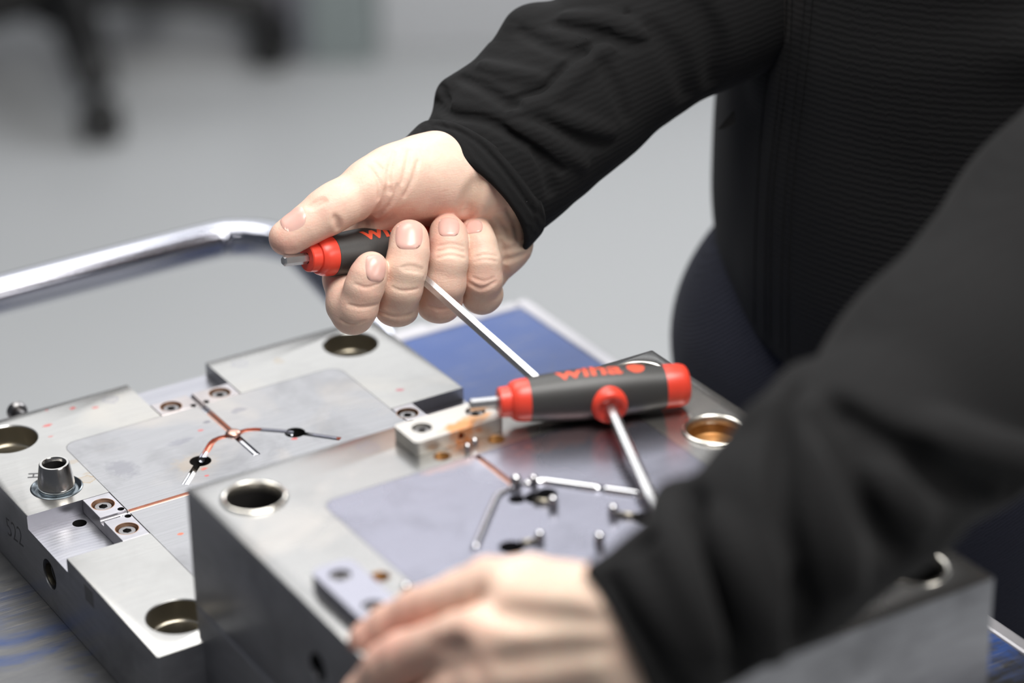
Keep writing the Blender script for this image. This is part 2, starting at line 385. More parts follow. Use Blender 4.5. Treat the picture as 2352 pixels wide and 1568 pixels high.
# ================================================================== WORK TROLLEY
TC = Pz(1207, 686, .85); TC.z = .85
def trolley():
    t = empty('work_trolley', TC, YAW, 'blue steel work trolley with worn painted top under the mould halves', 'trolley')
    W, L = 1.05, .66      # local x runs 0..-W, local y 0..-L
    bm = bmesh.new(); add_box(bm, -W, -.010, -L, -.010, -.004, 0); bm_obj('tabletop', bm, M['table'], t)
    bm = bmesh.new()
    add_box(bm, -.010, .0, -L-.01, 0, -.035, .0012, .002); add_box(bm, -W-.01, -.010, -.010, 0, -.035, .0012, .002)
    add_box(bm, -W-.01, -W, -L, -.01, -.035, .0012, .002); add_box(bm, -W-.01, -.01, -L-.01, -L, -.035, .0012, .002)
    bm_obj('edge_lip', bm, M['lip'], t)
    for x in (-.05, -W+.04):
        for y in (-.05, -L+.04):
            bm = bmesh.new(); add_box(bm, x-.02, x+.02, y-.02, y+.02, -.75, -.004, .003); lg = bm_obj('leg', bm, M['frame_blue'], t)
            bm = bmesh.new(); add_lathe(bm, [(0, -.016), (.045, -.016), (.050, -.010), (.050, .010), (.045, .016), (0, .016)], (x, y, -.80), 'Y', 28)
            add_box(bm, x-.025, x+.025, y-.022, y+.022, -.765, -.745, .003)
            bm_obj('castor', bm, M['rubber'], t, sharp=R(40))
    bm = bmesh.new(); add_box(bm, -W+.06, -.07, -L+.06, -.07, -.62, -.60, .003); bm_obj('lower_shelf', bm, M['frame_blue'], t)
    # tubular push handle, projecting from the back edge
    x1, x0, yo, zz = -.0965, -.90, .190, .005
    pts = [(x1, -.012, -.02), (x1, .01, -.02), (x1, .03, -.015), (x1+.001, .08, -.004), (x1+.001, yo-.055, zz)]
    for k in range(1, 7):
        a = k/7*pi/2; pts.append((x1+.001-.05*(1-cos(a)), yo-.05+.05*sin(a), zz))
    pts += [(x1-.09, yo, zz), (x1-.2, yo, zz), (x1-.4, yo, zz), (x0+.09, yo, zz)]
    for k in range(1, 7):
        a = k/7*pi/2; pts.append((x0+.05-.05*sin(a), yo-.05+.05*cos(a), zz))
    pts += [(x0, yo-.055, zz), (x0, .01, -.02), (x0, -.012, -.02)]
    bm = bmesh.new(); add_tube(bm, [Vector(p) for p in catmull(pts, 3)], .0125, 24); bm_obj('push_handle', bm, M['tube'], t, True)
    for x in (x1, x0):
        bm = bmesh.new(); add_box(bm, x-.022, x+.022, 0, .006, -.038, .0, .001); pl = bm_obj('handle_flange', bm, M['lip'], t)
        for sx in (-.016, .016):
            bm = bmesh.new(); add_lathe(bm, [(0, .0095), (.003, .0095), (.0042, .008), (.0042, .006)], (x+sx, 0, -.018), 'Y', 12); bm_obj('bolt', bm, M['chrome'], pl)
trolley()
#==PLATES

# ================================================================== shared small mould parts
def screw_mesh():
    n = 36; bm = bmesh.new(); r0, rh = .0050, .0026
    add_lathe(bm, [(0, -.006), (.0050, -.006), (.0050, -.0006), (.0045, 0), (0, 0)], n=n)
    hx = bmesh.new(); add_lathe(hx, [(rh, -.0038), (rh, .001)], n=6)
    me = cut(bm, [hx]); sharpen(me); me.materials.append(M['screw']); me.name = 'socket_screw'; return me
SCREW = screw_mesh()
def ring_mesh(name, prof, mat, n=56):
    bm = bmesh.new(); add_lathe(bm, prof, n=n, close=False)
    bmesh.ops.recalc_face_normals(bm, faces=bm.faces)
    me = bpy.data.meshes.new(name); bm.to_mesh(me); bm.free(); sharpen(me, R(40)); me.materials.append(mat); return me
CRIM = ring_mesh('counterbore_ring', [(.0050, -.0045), (.0058, -.0045), (.0063, -.0004), (.0066, .00008), (.0063, .00010)], M['copper_rim'], 40)
def place(name, me, parent, loc, label=None, rot=None):
    o = bpy.data.objects.new(name, me); o.location = loc
    if rot: o.rotation_euler = rot
    link(o, parent)
    if label: o['label'] = label
    return o
def socket_screw(parent, x, y, z=0., rz=0.):
    place('counterbore_ring', CRIM, parent, (x, y, z))
    return place('socket_screw', SCREW, parent, (x, y, z-.0012), rot=(0, 0, rz))
def text_mesh(body, size, extr=.0001, bold=.0, align='CENTER'):
    cu = bpy.data.curves.new('t', 'FONT'); cu.body = body; cu.size = size; cu.extrude = extr; cu.offset = bold; cu.align_x = align; cu.align_y = 'CENTER'; cu.resolution_u = 6
    o = bpy.data.objects.new('t', cu); scene.collection.objects.link(o)
    dg = bpy.context.evaluated_depsgraph_get(); dg.update()
    me = bpy.data.meshes.new_from_object(o.evaluated_get(dg)); bpy.data.objects.remove(o); bpy.data.curves.remove(cu); return me
def rounded_rect(x0, x1, y0, y1, r, n=8):
    out = []
    for cx, cy, a in ((x1-r, y1-r, 0), (x0+r, y1-r, pi/2), (x0+r, y0+r, pi), (x1-r, y0+r, 3*pi/2)):
        for k in range(n+1): out.append((cx+r*cos(a+k/n*pi/2), cy+r*sin(a+k/n*pi/2)))
    return out
def prism(poly, z0, z1, bm=None, ch=0):
    bm = bm or bmesh.new(); rings = []
    cx = sum(p[0] for p in poly)/len(poly); cy = sum(p[1] for p in poly)/len(poly)
    levels = [(z0, 0)] + ([(z1-ch, 0), (z1, ch)] if ch else [(z1, 0)])
    for z, ins in levels:
        rings.append([bm.verts.new((x-(ins if x > cx else -ins), y-(ins if y > cy else -ins), z)) for x, y in poly])
    n = len(poly)
    for a, b in zip(rings, rings[1:]):
        for i in range(n): bm.faces.new((a[i], a[(i+1) % n], b[(i+1) % n], b[i]))
    bm.faces.new(list(reversed(rings[0]))); bm.faces.new(rings[-1]); return bm
W, L = .2755, .2790           # plate size along B and A
CX, CY = .1375, .1395
def smooth_path(pts, per=6, step=.0034):
    """curve resampled at even steps wide enough for the channel radius"""
    P = [Vector(p) for p in catmull([(x, y, z) for x, y, z in pts], 12)]; out = [P[0]]; acc = 0
    tot = sum((b-a).length for a, b in zip(P, P[1:])); step = tot/max(2, round(tot/step))
    for a, b in zip(P, P[1:]):
        acc += (b-a).length
        if acc >= step*.999: out.append(b); acc = 0
    if (out[-1]-P[-1]).length < step*.5: out.pop()
    out.append(P[-1]); return out
def part_of(path, f0, f1):
    """piece of a path between two fractions of its length"""
    cum = [0]
    for a, b in zip(path, path[1:]): cum.append(cum[-1]+(b-a).length)
    def at(f):
        d = f*cum[-1]
        for i in range(len(path)-1):
            if d <= cum[i+1]+1e-9: return path[i].lerp(path[i+1], (d-cum[i])/max(1e-9, cum[i+1]-cum[i]))
        return path[-1]
    return [at(f0)]+[p for p, c in zip(path, cum) if f0*cum[-1] < c < f1*cum[-1]]+[at(f1)]
def groove_cut(path, r):
    b = bmesh.new(); add_tube(b, path, r, 16); bmesh.ops.recalc_face_normals(b, faces=b.faces); return b
def liner(name, path, r, mat, parent):
    b = bmesh.new(); add_tube(b, path, r, 12, False, pi, 2*pi)
    return bm_obj(name, b, mat, parent, True)

# ================================================================== LEFT MOULD PLATE
zl = .897
OL = Pz(362, 1508, zl); OL.z = zl
def left_plate():
    t = empty('mould_plate', OL, YAW, 'flat open mould half in bright steel, lying on the trolley left of the taller block', 'mould plate', 'halves of the injection mould')
    T = .0472
    bm = bmesh.new(); add_box(bm, 0, W, 0, L, -T, 0, .0008, 2)
    cs = []
    for hx, hy in ((.0256, .254), (.2473, .2527), (.0251, .0286), (.2480, .0260)):
        b = bmesh.new(); add_lathe(b, [(.0125, -.06), (.0125, -.024), (.0165, -.0235), (.0165, -.0006), (.0172, .0001), (.0172, .003)], (hx, hy, 0), n=56); cs.append(b)
    cs.append(cyl(.0265, .1871, -.02, .002, .0146))
    cs.append(cyl(.249, .093, -.02, .002, .0146))
    # insert pocket
    cs.append(prism(rounded_rect(.0485, .2265, .0480, .2312, .0085), -.020, .002))
    # slots on the four sides and gate block seats
    cs.append(boxc(-.01, .0487, .1127, .1661, -.0082, .002)); cs.append(boxc(.2263, W+.01, .1127, .1661, -.0082, .002))
    cs.append(boxc(.1108, .1625, .2310, L+.01, -.0082, .002)); cs.append(boxc(.1108, .1625, -.01, .0482, -.0082, .002))
    b = bmesh.new(); add_lathe(b, [(.0068, -.01), (.0068, .0145), (.0085, .016), (.0085, .03)], (0, .1402, -.0236), 'X', 40, mat=Matrix.Scale(-1, 3, (1, 0, 0)))
    # side bore: from the left face inwards
    b.free(); b = bmesh.new(); add_lathe(b, [(.0088, -.02), (.0088, .0035), (.0066, .0040), (.0066, .05)], (0, .1402, -.0236), 'X', 40); cs.append(b)
    cs.append(cyl(.0262, .1568, -.020, -.004, .0040, 24))
    me = cut(bm, cs)
    # the faces of the slots and the outer sides are milled, the top is ground
    me.materials.append(M['plate']); me.materials.append(M['steel_side']); me.materials.append(M['slot']); me.materials.append(M['bore'])
    for p in me.polygons:
        c = p.center; nz = p.normal.z
        if nz > .7 and c.z > -.0015: p.material_index = 0
        elif nz > .9 and abs(c.z+.0082) < .0005: p.material_index = 2
        elif abs(nz) < .3 and c.z > -.0085 and (.004 < c.x < W-.004 and (abs(c.y-.1127) < .001 or abs(c.y-.1661) < .001)): p.material_index = 2
        elif abs(nz) < .5 and min(math.hypot(c.x-x, c.y-y) for x, y in ((.0256, .254), (.2473, .2527), (.0251, .0286), (.2480, .0260))) < .0175: p.material_index = 3
        elif nz > .9 and abs(c.z+.0235) < .001: p.material_index = 3
        else: p.material_index = 1
    sharpen(me, R(28))
    me_obj('frame_plate', me, None, t)
    # ledge rings inside the corner bores
    RG = ring_mesh('bore_ring', [(.0164, -.0125), (.0158, -.0118), (.0145, -.0122), (.0142, -.0140), (.0142, -.024)], M['rim'])
    for hx, hy in ((.0256, .254), (.2473, .2527), (.0251, .0286)): place('bore_ring', RG, t, (hx, hy, 0))
    # big insert with the runner channels
    r = .0023; z = -.0004
    main = [Vector((.1362, .2475, z)), Vector((.1362, .1900, z)), Vector((.1362, .1590, z))]
    lb = smooth_path([(.1345, .1875, z), (.1290, .1890, z), (.1225, .1872, z), (.1150, .1795, z), (.1061, .1705, z), (.0874, .1507, z)], 5)
    rb = smooth_path([(.1385, .1875, z), (.1435, .1890, z), (.1490, .1868, z), (.1560, .1810, z), (.1665, .1708, z), (.1845, .1498, z)], 5)
    front = [Vector((.0440, .1406, z)), Vector((.1, .1406, z)), Vector((.128, .1406, z))]
    bm = prism(rounded_rect(.0488, .2262, .0483, .2309, .0082), -.0198, 0.0)
    cs = [groove_cut(main, r), groove_cut(lb, r*.92), groove_cut(rb, r*.92), groove_cut(front, r*.85), cyl(.1063, .1702, -.015, .003, .0062, 40), cyl(.1664, .1708, -.015, .003, .0060, 40)]
    me = cut(bm, cs); me.materials.append(M['insert']); sharpen(me, R(25)); ins = me_obj('insert_plate', me, None, t)
    for x, y, rr in ((.1063, .1702, .0062), (.1664, .1708, .0060)):
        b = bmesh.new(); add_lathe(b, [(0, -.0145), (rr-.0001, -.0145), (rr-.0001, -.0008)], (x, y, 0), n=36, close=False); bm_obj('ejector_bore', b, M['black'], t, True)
    # thin dark joint around the insert
    po = rounded_rect(.0485, .2265, .0480, .2312, .0085); pi_ = rounded_rect(.0488, .2262, .0483, .2309, .0082)
    b = bmesh.new(); vo = [b.verts.new((x, y, -.0007)) for x, y in po]; vi = [b.verts.new((x, y, -.0007)) for x, y in pi_]
    for i in range(len(po)): b.faces.new((vo[i], vo[(i+1) % len(po)], vi[(i+1) % len(po)], vi[i]))
    bm_obj('insert_joint', b, M['seam'], t)
    # channel linings: coated with copper near the gates, bare further out
    rr = r-.0001
    def seg(name, a, b_, path, mat, rad): liner(name, path[a:b_], rad, mat, t)
    pm = [Vector((.1362, y, z)) for y in np.linspace(.2470, .1595, 20)]
    liner('runner_lining', pm[0:6], rr, M['groove'], t); liner('copper_lining', pm[5:13], rr, M['copper'], t); liner('runner_lining', pm[12:], rr, M['groove'], t)
    liner('copper_lining', part_of(lb, .04, .34), rr*.9, M['copper_red'], t); liner('runner_lining', part_of(lb, .34, .53), rr*.9, M['groove'], t); liner('runner_lining', part_of(lb, .72, 1), rr*.9, M['chrome'], t)
    liner('copper_lining', part_of(rb, .02, .22), rr*.9, M['copper_red'], t); liner('runner_lining', part_of(rb, .22, .53), rr*.9, M['groove'], t); liner('runner_lining', part_of(rb, .70, .95), rr*.9, M['groove'], t); liner('copper_lining', part_of(rb, .95, 1), rr*.9, M['copper_red'], t)
    pf = [Vector((x, .1406, z)) for x in np.linspace(.0500, .1270, 12)]; liner('copper_lining', pf, rr*.82, M['copper'], t)
    b = bmesh.new(); add_lathe(b, [(0, -.002), (.0028, -.002), (.0042, -.0008), (.0046, .0004), (.0038, .0014), (.0018, .0019), (0, .002)], (.1362, .1890, 0), n=32); bm_obj('sprue_well', b, M['copper'], t, True)
    b = bmesh.new(); add_box(b, .1346, .1378, .1600, .1800, -.0020, -.0003, .0007); bm_obj('ejector_blade', b, M['chrome'], t)
    # gate blocks
    def gate_block(x0, x1, y0, y1, screws, holes, axis, notch, full=True):
        g = bmesh.new(); add_box(g, x0, x1, y0, y1, -.0081, 0.00005, .0003, 1)
        cs = [cyl(sx, sy, -.0065, .002, .0066, 40) for sx, sy in screws] + [cyl(hx, hy, -.006, .002, .0019, 20) for hx, hy in holes]
        if notch: cs.append(boxc(*notch, -.0028, .002))
        cs.append(groove_cut([Vector((CX-.12, .1406, z)), Vector((CX+.12, .1406, z))] if axis == 'x' else [Vector((.1362, .02, z)), Vector((.1362, .26, z))], r*.85))
        me = cut(g, cs); me.materials.append(M['gate']); sharpen(me, R(28)); o = me_obj('gate_block', me, None, t)
        for i, (sx, sy) in enumerate(screws):
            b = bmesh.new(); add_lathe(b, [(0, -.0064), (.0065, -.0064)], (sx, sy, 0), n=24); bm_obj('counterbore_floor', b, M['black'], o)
            s = socket_screw(o, sx, sy, 0, .3+i)
        for hx, hy in holes:
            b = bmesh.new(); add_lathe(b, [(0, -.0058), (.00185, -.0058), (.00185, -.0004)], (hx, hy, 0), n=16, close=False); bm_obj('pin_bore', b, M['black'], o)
        return o
    gate_block(.0325, .0484, .1130, .1658, [(.0401, .1552), (.0401, .1240)], [(.0462, .1452), (.0462, .1360)], 'x', (.02, .0440, .1375, .1418))
    gate_block(.1112, .1620, .2314, .2472, [(.1208, .2390), (.1522, .2388)], [(.1322, .2330), (.1406, .2332)], 'y', None)
    gate_block(.2268, .2405, .1130, .1658, [(.2320, .1560), (.2320, .1240)], [(.2285, .1452)], 'x', None)
    # tapered guide bushing
    b = bmesh.new(); add_lathe(b, [(.0100, .0005), (.0101, .0016), (.0098, .0020), (.0104, .0024), (.0085, .0146), (.0080, .0153), (.0068, .0153), (.0064, .0148), (.0060, -.010), (0, -.010)], (.0265, .1871, 0), n=64, close=False)
    gb = bm_obj('guide_bushing', b, M['bush'], t, sharp=R(50))
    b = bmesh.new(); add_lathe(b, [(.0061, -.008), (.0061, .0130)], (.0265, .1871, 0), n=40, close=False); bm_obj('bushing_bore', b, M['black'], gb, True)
    b = bmesh.new(); add_lathe(b, [(.0145, -.003), (.0144, .0002), (.0138, .0005), (.0128, -.0004), (.0118, -.0016), (.0104, -.0013), (.0102, .0004), (.0096, .0004), (.0096, -.01)], (.0265, .1871, 0), n=64, close=False)
    bm_obj('bushing_flange', b, M['bush_dark'], t, sharp=R(60))
    b = bmesh.new(); add_lathe(b, [(.0147, -.004), (.0147, -.0001)], (.0265, .1871, 0), n=48, close=False); bm_obj('flange_gap', b, M['black'], t)
    b = bmesh.new(); add_lathe(b, [(.0064, .0005), (.0064, .0036)], (0, .1402, -.0236), 'X', 32, close=False)
    # threads inside the side bore
    for k in range(6): add_lathe(b, [(.0066, .0045+.0016*k), (.0061, .0053+.0016*k), (.0066, .0061+.0016*k)], (0, .1402, -.0236), 'X', 32, close=False)
    bm_obj('side_bore_thread', b, M['bore'], t, True)
    b = bmesh.new(); add_lathe(b, [(0, .03), (.0066, .03)], (0, .1402, -.0236), 'X', 24); bm_obj('side_bore_bottom', b, M['black'], t)
    # dark recessed stop in the slot floor, dowel faces, side fitting
    b = bmesh.new(); add_lathe(b, [(0, -.0195), (.0039, -.0195), (.0039, -.0083)], (.0262, .1568, 0), n=24, close=False); bm_obj('coolant_bore', b, M['black'], t)
    b = bmesh.new(); add_lathe(b, [(0, .0005), (.0035, .0005), (.0035, .007), (.0052, .007), (.0060, .0085), (.0060, .0115), (.0045, .013), (0, .013)], (.0452, L, -.0035), 'Y', 24); bm_obj('hose_fitting', b, M['screw'], t, sharp=R(40))
    # engraved writing
    me = text_mesh('H', .0085, .00005, .0001); me.materials.append(M['ink']); place('engraved_letter', me, t, (.0212, .2062, .00006), rot=(0, 0, R(62)))
    me = text_mesh('522', .0165, .00004, -.0002); me.materials.append(M['ink']); place('scratched_number', me, t, (-.00005, .1885, -.0215), rot=(pi/2, R(-8), -pi/2))
    b = bmesh.new(); add_box(b, -.00012, .0001, .0795, .0905, -.0135, -.0035); bm_obj('dull_stamp_field', b, simple('dull_field', (.20, .20, .20), .6, .8), t)
    return t
left_plate()

# ================================================================== NEAR MOULD BLOCK
zn = .982
ON = Pz(427, 1122, zn); ON.z = zn
def near_block():
    t = empty('mould_block', ON, YAW, 'tall stacked mould half in front, under the resting hand and the loose hex key', 'mould block', 'halves of the injection mould')
    T1, T2 = .0655, .1318
    corners = ((.0238, -.0265), (.2522, -.0225), (.2500, -.2530), (.0250, -.2530)); guides = ((.2500, -.0930), (.0250, -.186))
    bm = bmesh.new(); add_box(bm, 0, W, -L, 0, -T1, 0, .0009, 2)
    cs = [cyl(x, y, -.1, .002, .0166, 56) for x, y in corners+guides]
    cs.append(prism(rounded_rect(.0485, .2265, -.2310, -.0480, .0085), -.020, .002))
    cs += [cyl(x, y, -.02, .002, .0042, 32) for x, y in ((.1215, -.0405), (.1530, -.0405))]
    cs += [cyl(x, y, -.02, .002, .0045, 32) for x, y in ((.0395, -.1240), (.0395, -.1552))]
    b = bmesh.new(); add_lathe(b, [(.0075, -.02), (.0075, .04)], (0, -.134, -.0302), 'X', 36); cs.append(b)
    me = cut(bm, cs); me.materials.append(M['block']); me.materials.append(M['steel_side']); me.materials.append(M['black'])
    for p in me.polygons:
        c = p.center
        p.material_index = 0 if (p.normal.z > .6 and c.z > -.002) else (2 if (c.z < -.0015 and .003 < c.x < W-.003 and -L+.003 < c.y < -.003 and abs(p.normal.z) < .5) else 1)
    sharpen(me, R(28)); me_obj('upper_plate', me, None, t)
    bm = bmesh.new(); add_box(bm, .0, W, -L, 0, -T2, -T1-.0002, .0020, 2); bm_obj('lower_plate', bm, M['steel_side'], t)
    # insert
    z = -.0003
    bm = prism(rounded_rect(.0488, .2262, -.2307, -.0483, .0082), -.0198, 0.0)
    main = [Vector((.1362, -.0490, z)), Vector((.1362, -.087, z))]
    la = smooth_path([(.1330, -.0880, z), (.1270, -.0885, z), (.1210, -.0925, z), (.0885, -.1270, z)], 5)
    rb = smooth_path([(.1400, -.0885, z), (.1470, -.0880, z), (.1530, -.0935, z), (.1860, -.1310, z)], 5)
    def yh(x, y, r_): return cyl(x, y, -.015, .003, r_, 32)
    cs = [groove_cut(main, .0018), groove_cut(la, .0021), groove_cut(rb, .0021), yh(.1385, -.1015, .0058), yh(.1455, -.1005, .0050), yh(.1040, -.1345, .0060), yh(.1720, -.1465, .0060), yh(.1300, -.0975, .0042)]
    me = cut(bm, cs); me.materials.append(M['block_insert']); sharpen(me, R(25)); me_obj('insert_plate', me, None, t)
    for x, y, rr in ((.1385, -.1015, .0057), (.1455, -.1005, .0049), (.1040, -.1345, .0059), (.1720, -.1465, .0059), (.1300, -.0975, .0041)):
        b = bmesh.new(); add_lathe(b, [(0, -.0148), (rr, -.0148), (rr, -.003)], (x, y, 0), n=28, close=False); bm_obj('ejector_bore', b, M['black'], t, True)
    liner('runner_lining', main, .0017, M['copper'], t)
    def rod(name, pts, r_, mat):
        b = bmesh.new(); add_tube(b, pts, r_, 14); return bm_obj(name, b, mat, t, True)
    rod('runner_ridge', la, .0020, M['groove']); rod('runner_ridge', part_of(rb, 0, .62), .0024, M['chrome']); rod('runner_ridge', part_of(rb, .64, 1), .0024, M['chrome'])
    po = rounded_rect(.0485, .2265, -.2310, -.0480, .0085); pi_ = rounded_rect(.0488, .2262, -.2307, -.0483, .0082)
    b = bmesh.new(); vo = [b.verts.new((x, y, -.0007)) for x, y in po]; vi = [b.verts.new((x, y, -.0007)) for x, y in pi_]
    for i in range(len(po)): b.faces.new((vo[i], vo[(i+1) % len(po)], vi[(i+1) % len(po)], vi[i]))
    bm_obj('insert_joint', b, M['seam'], t)
    # polished pins standing in the cavity area
    PIN = ring_mesh('ejector_pin', [(.0022, -.004), (.0022, .0035), (.0018, .0050), (.0009, .0057), (0, .0059)], M['chrome'], 24)
    for x, y, s in ((.1355, -.0880, 1.25), (.1440, -.0905, 1.0), (.1404, -.1138, 1.1), (.1180, -.1375, 1), (.1600, -.1365, 1.1), (.1400, -.1550, 1.1), (.0420, -.1440, 1.), (.1405, -.0405, .8), (.1345, -.0435, .8)):
        o = place('ejector_pin', PIN, t, (x, y, 0)); o.scale = (s, s, s)
    b = bmesh.new(); add_lathe(b, [(0, .002), (.0016, .002), (.0020, .0015), (.0020, -.001)], (0, 0, 0), n=20)
    b.free()
    rod('ejector_blade', [Vector((.135, -.105, .0012)), Vector((.142, -.1105, .0012))], .0013, M['bore']); rod('ejector_blade', [Vector((.1085, -.135, .0012)), Vector((.1165, -.137, .0012))], .0011, M['bore']); rod('ejector_blade', [Vector((.162, -.138, .0012)), Vector((.169, -.144, .0012))], .0013, M['bore'])
    # bushings in the guide and corner bores
    BR = ring_mesh('bushing_ring', [(.0165, -.003), (.0165, .0003), (.0158, .0012), (.0150, .0014), (.0142, .0010), (.0136, -.0010), (.0134, -.004), (.0134, -.03)], M['rim'], 64)
    for x, y in corners: place('bushing_ring', BR, t, (x, y, 0))
    for x, y in guides[:1]: place('bushing_ring', BR, t, (x, y, 0))
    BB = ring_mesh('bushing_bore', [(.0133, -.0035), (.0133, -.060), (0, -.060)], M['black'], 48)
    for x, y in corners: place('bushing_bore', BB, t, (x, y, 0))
    B2 = ring_mesh('stained_bore', [(.0133, -.0030), (.0133, -.0065), (.0128, -.008), (.0110, -.009), (0, -.0092)], M['brownbore'], 48)
    place('stained_bore', B2, t, (.25, -.093, 0), 'brown resin stained bore')
    b = bmesh.new(); add_lathe(b, [(0, -.0078), (.0034, -.0078), (.0040, -.0085), (.0040, -.0095)], (.2508, -.0955, 0), n=24, close=False); bm_obj('bore_plug', b, M['rim'], t, True)
    for x, y, mt in ((.1215, -.0405, 'brownbore'), (.1530, -.0405, 'brownbore'), (.0395, -.1240, 'brownbore'), (.0395, -.1552, 'brownbore')):
        b = bmesh.new(); add_lathe(b, [(0, -.012), (.0041, -.012), (.0041, -.0003), (.0049, .0001)], (x, y, 0), n=28, close=False); bm_obj('tapped_hole', b, M[mt], t, True)
    # raised clamp bar at the far side and gate plate at the left side
    def clamp(x0, x1, y0, y1, screws, mat, gate, chl):
        b = bmesh.new(); add_box(b, x0, x1, y0, y1, .0002, .0080, chl, 3, True)
        g = [cyl(sx, sy, .001, .010, .0052, 36, .0003) for sx, sy in screws]
        if gate: g.append(groove_cut(gate, .0018))
        me = cut(b, g); me.materials.append(mat); sharpen(me, R(30)); o = me_obj('clamp_bar' if mat == M['clamp'] else 'gate_plate', me, None, t)
        for sx, sy in screws:
            b = bmesh.new(); add_lathe(b, [(0, .0012), (.0051, .0012)], (sx, sy, 0), n=24); bm_obj('counterbore_floor', b, M['black'], o)
            sc = place('socket_screw', SCREW, o, (sx, sy, .0065)); sc.scale = (.92, .92, .8)
        return o
    clamp(.1100, .1615, -.0345, -.0118, [(.1208, -.0220), (.1524, -.0215)], M['clamp'], [Vector((.1362, -.05, .0028)), Vector((.1362, -.030, .0050))], .0025)
    clamp(.0085, .0300, -.1660, -.1130, [(.0186, -.1244), (.0182, -.1558)], M['clamp_dark'], None, .0045)
    me = text_mesh('2', .012, .00006, .0004); me.materials.append(M['rim']); place('engraved_number', me, t, (.2470, -.0745, .00008), rot=(0, 0, R(-20)))
    return t
near_block()

# ================================================================== HEX KEYS
def hex_key(name, mat4, label, blade, tx=0., ta=0.):
    t = empty(name, mat=mat4, label=label, cat='hex key', group='T-handle hex keys')
    Lh = .0990
    def prof(x):           # radius of the barrel-shaped grip
        u = (x-.0150)/(.0860-.0150); return .0110 + .0024*math.sin(pi*min(1, max(0, u*.92+.05)))**1.1
    bx = .0545             # where the blade leaves the handle
    def px(pr): return [(r, x-bx) for r, x in pr]
    b = bmesh.new(); add_lathe(b, px([(.0106, .0150)] + [(prof(x), x) for x in np.linspace(.0152, .0860, 30)] + [(.0106, .0862)]), axis='X', n=64); bm_obj('grip', b, M['grip'], t, sharp=R(50))
    b = bmesh.new(); add_lathe(b, px([(.0030, .0012), (.0030, 0.), (.0070, 0), (.0076, .0006), (.0079, .0042), (.0079, .0058), (.0090, .0060), (.0098, .0070), (.0106, .0090), (.0110, .0118), (.0111, .0152)]), axis='X', n=56); bm_obj('ferrule', b, M['redplastic'], t, sharp=R(38))
    b = bmesh.new(); add_lathe(b, px([(.0112, .0858), (.0113, .0880), (.0111, .0945), (.0103, .0972), (.0086, .0985), (.0050, .0990), (0, .0990)]), axis='X', n=56); bm_obj('end_cap', b, M['redplastic'], t, sharp=R(45))
    # boss where the blade enters (blade runs along local -Y)
    b = bmesh.new(); mt = Matrix.Rotation(pi/2, 3, 'X')
    add_lathe(b, [(.0094, .004), (.0096, .0110), (.0094, .0142), (.0086, .0160), (.0072, .0168), (.0060, .0166), (.0050, .0158), (.0034, .0156), (.0030, .0156)], n=48, mat=mt); bm_obj('boss', b, M['redplastic'], t, sharp=R(50))
    hr = .0031; b = bmesh.new()
    add_lathe(b, [(0, .010), (hr, .010), (hr, blade-.0012), (hr-.0008, blade), (0, blade)], n=6, mat=mt @ Matrix.Rotation(.35, 3, 'Z')); bm_obj('long_blade', b, M['hex'], t)
    b = bmesh.new(); add_lathe(b, [(0, -.0150-bx), (hr-.0007, -.0150-bx), (hr, -.0142-bx), (hr, .0015-bx), (0, .0015-bx)], axis='X', n=6); bm_obj('short_blade', b, M['hex'], t)
    # lettering wrapped on the grip, facing local +Z, reading along +X
    me = text_mesh('wiha', .0138, .0, .00030, 'LEFT')
    xs = [v.co.x for v in me.vertices]; ys = [v.co.y for v in me.vertices]; x0, x1 = min(xs), max(xs); y0 = min(ys)
    bm2 = bmesh.new(); bm2.from_mesh(me); bmesh.ops.triangulate(bm2, faces=bm2.faces)
    for _ in range(2): bmesh.ops.subdivide_edges(bm2, edges=[e for e in bm2.edges if e.calc_length() > .0009], cuts=1, use_grid_fill=False); bmesh.ops.triangulate(bm2, faces=bm2.faces)
    sx = .0345/(x1-x0)
    def wrap(v, ox, oy, k=1.0):
        x = ox + tx + v.x*k; s = oy + v.y; r = prof(x)+.00012; a = s/r - ta
        return Vector((x-bx, r*sin(a), r*cos(a)))
    for v in bm2.verts: v.co = wrap(Vector((v.co.x-x0, (v.co.y-y0)*1.0, 0)), .0290, -.0040, sx)
    bm_obj('lettering', bm2, M['print'], t)
    b = bmesh.new(); rings = []
    for k in range(5): rings.append([b.verts.new(wrap(Vector((k/4*.0046*cos(2*pi*i/28), k/4*.0046*sin(2*pi*i/28), 0)), .0710, .0012)) for i in range(28)] if k else [b.verts.new(wrap(Vector((0, 0, 0)), .0710, .0012))])
    for i in range(28):
        j = (i+1) % 28; b.faces.new((rings[0][0], rings[1][i], rings[1][j]))
        for k in range(1, 4): b.faces.new((rings[k][i], rings[k+1][i], rings[k+1][j], rings[k][j]))
    bm_obj('logo_dot', b, M['print'], t)
    return t
def frame(org, X, Yneg):
    X = X.normalized(); Yv = (-Yneg); Yv = (Yv - X*Yv.dot(X)).normalized(); Z = X.cross(Yv)
    m4 = Matrix((X, Yv, Z)).transposed().to_4x4(); m4.translation = org; return m4
# key lying on the block: barrel touches the steel, blade tip rests on it
a0 = Pz(1145, 924, .9965); a1 = Pz(1582, 882, .9948); X2 = (a1-a0).normalized(); org2 = a0 + X2*.0545
tip2 = Pz(1472, 1230, .9855)
hex_key('hex_key', frame(org2, X2, tip2-org2), 'black and red T-handle hex key lying loose on the near block', (tip2-org2).length)
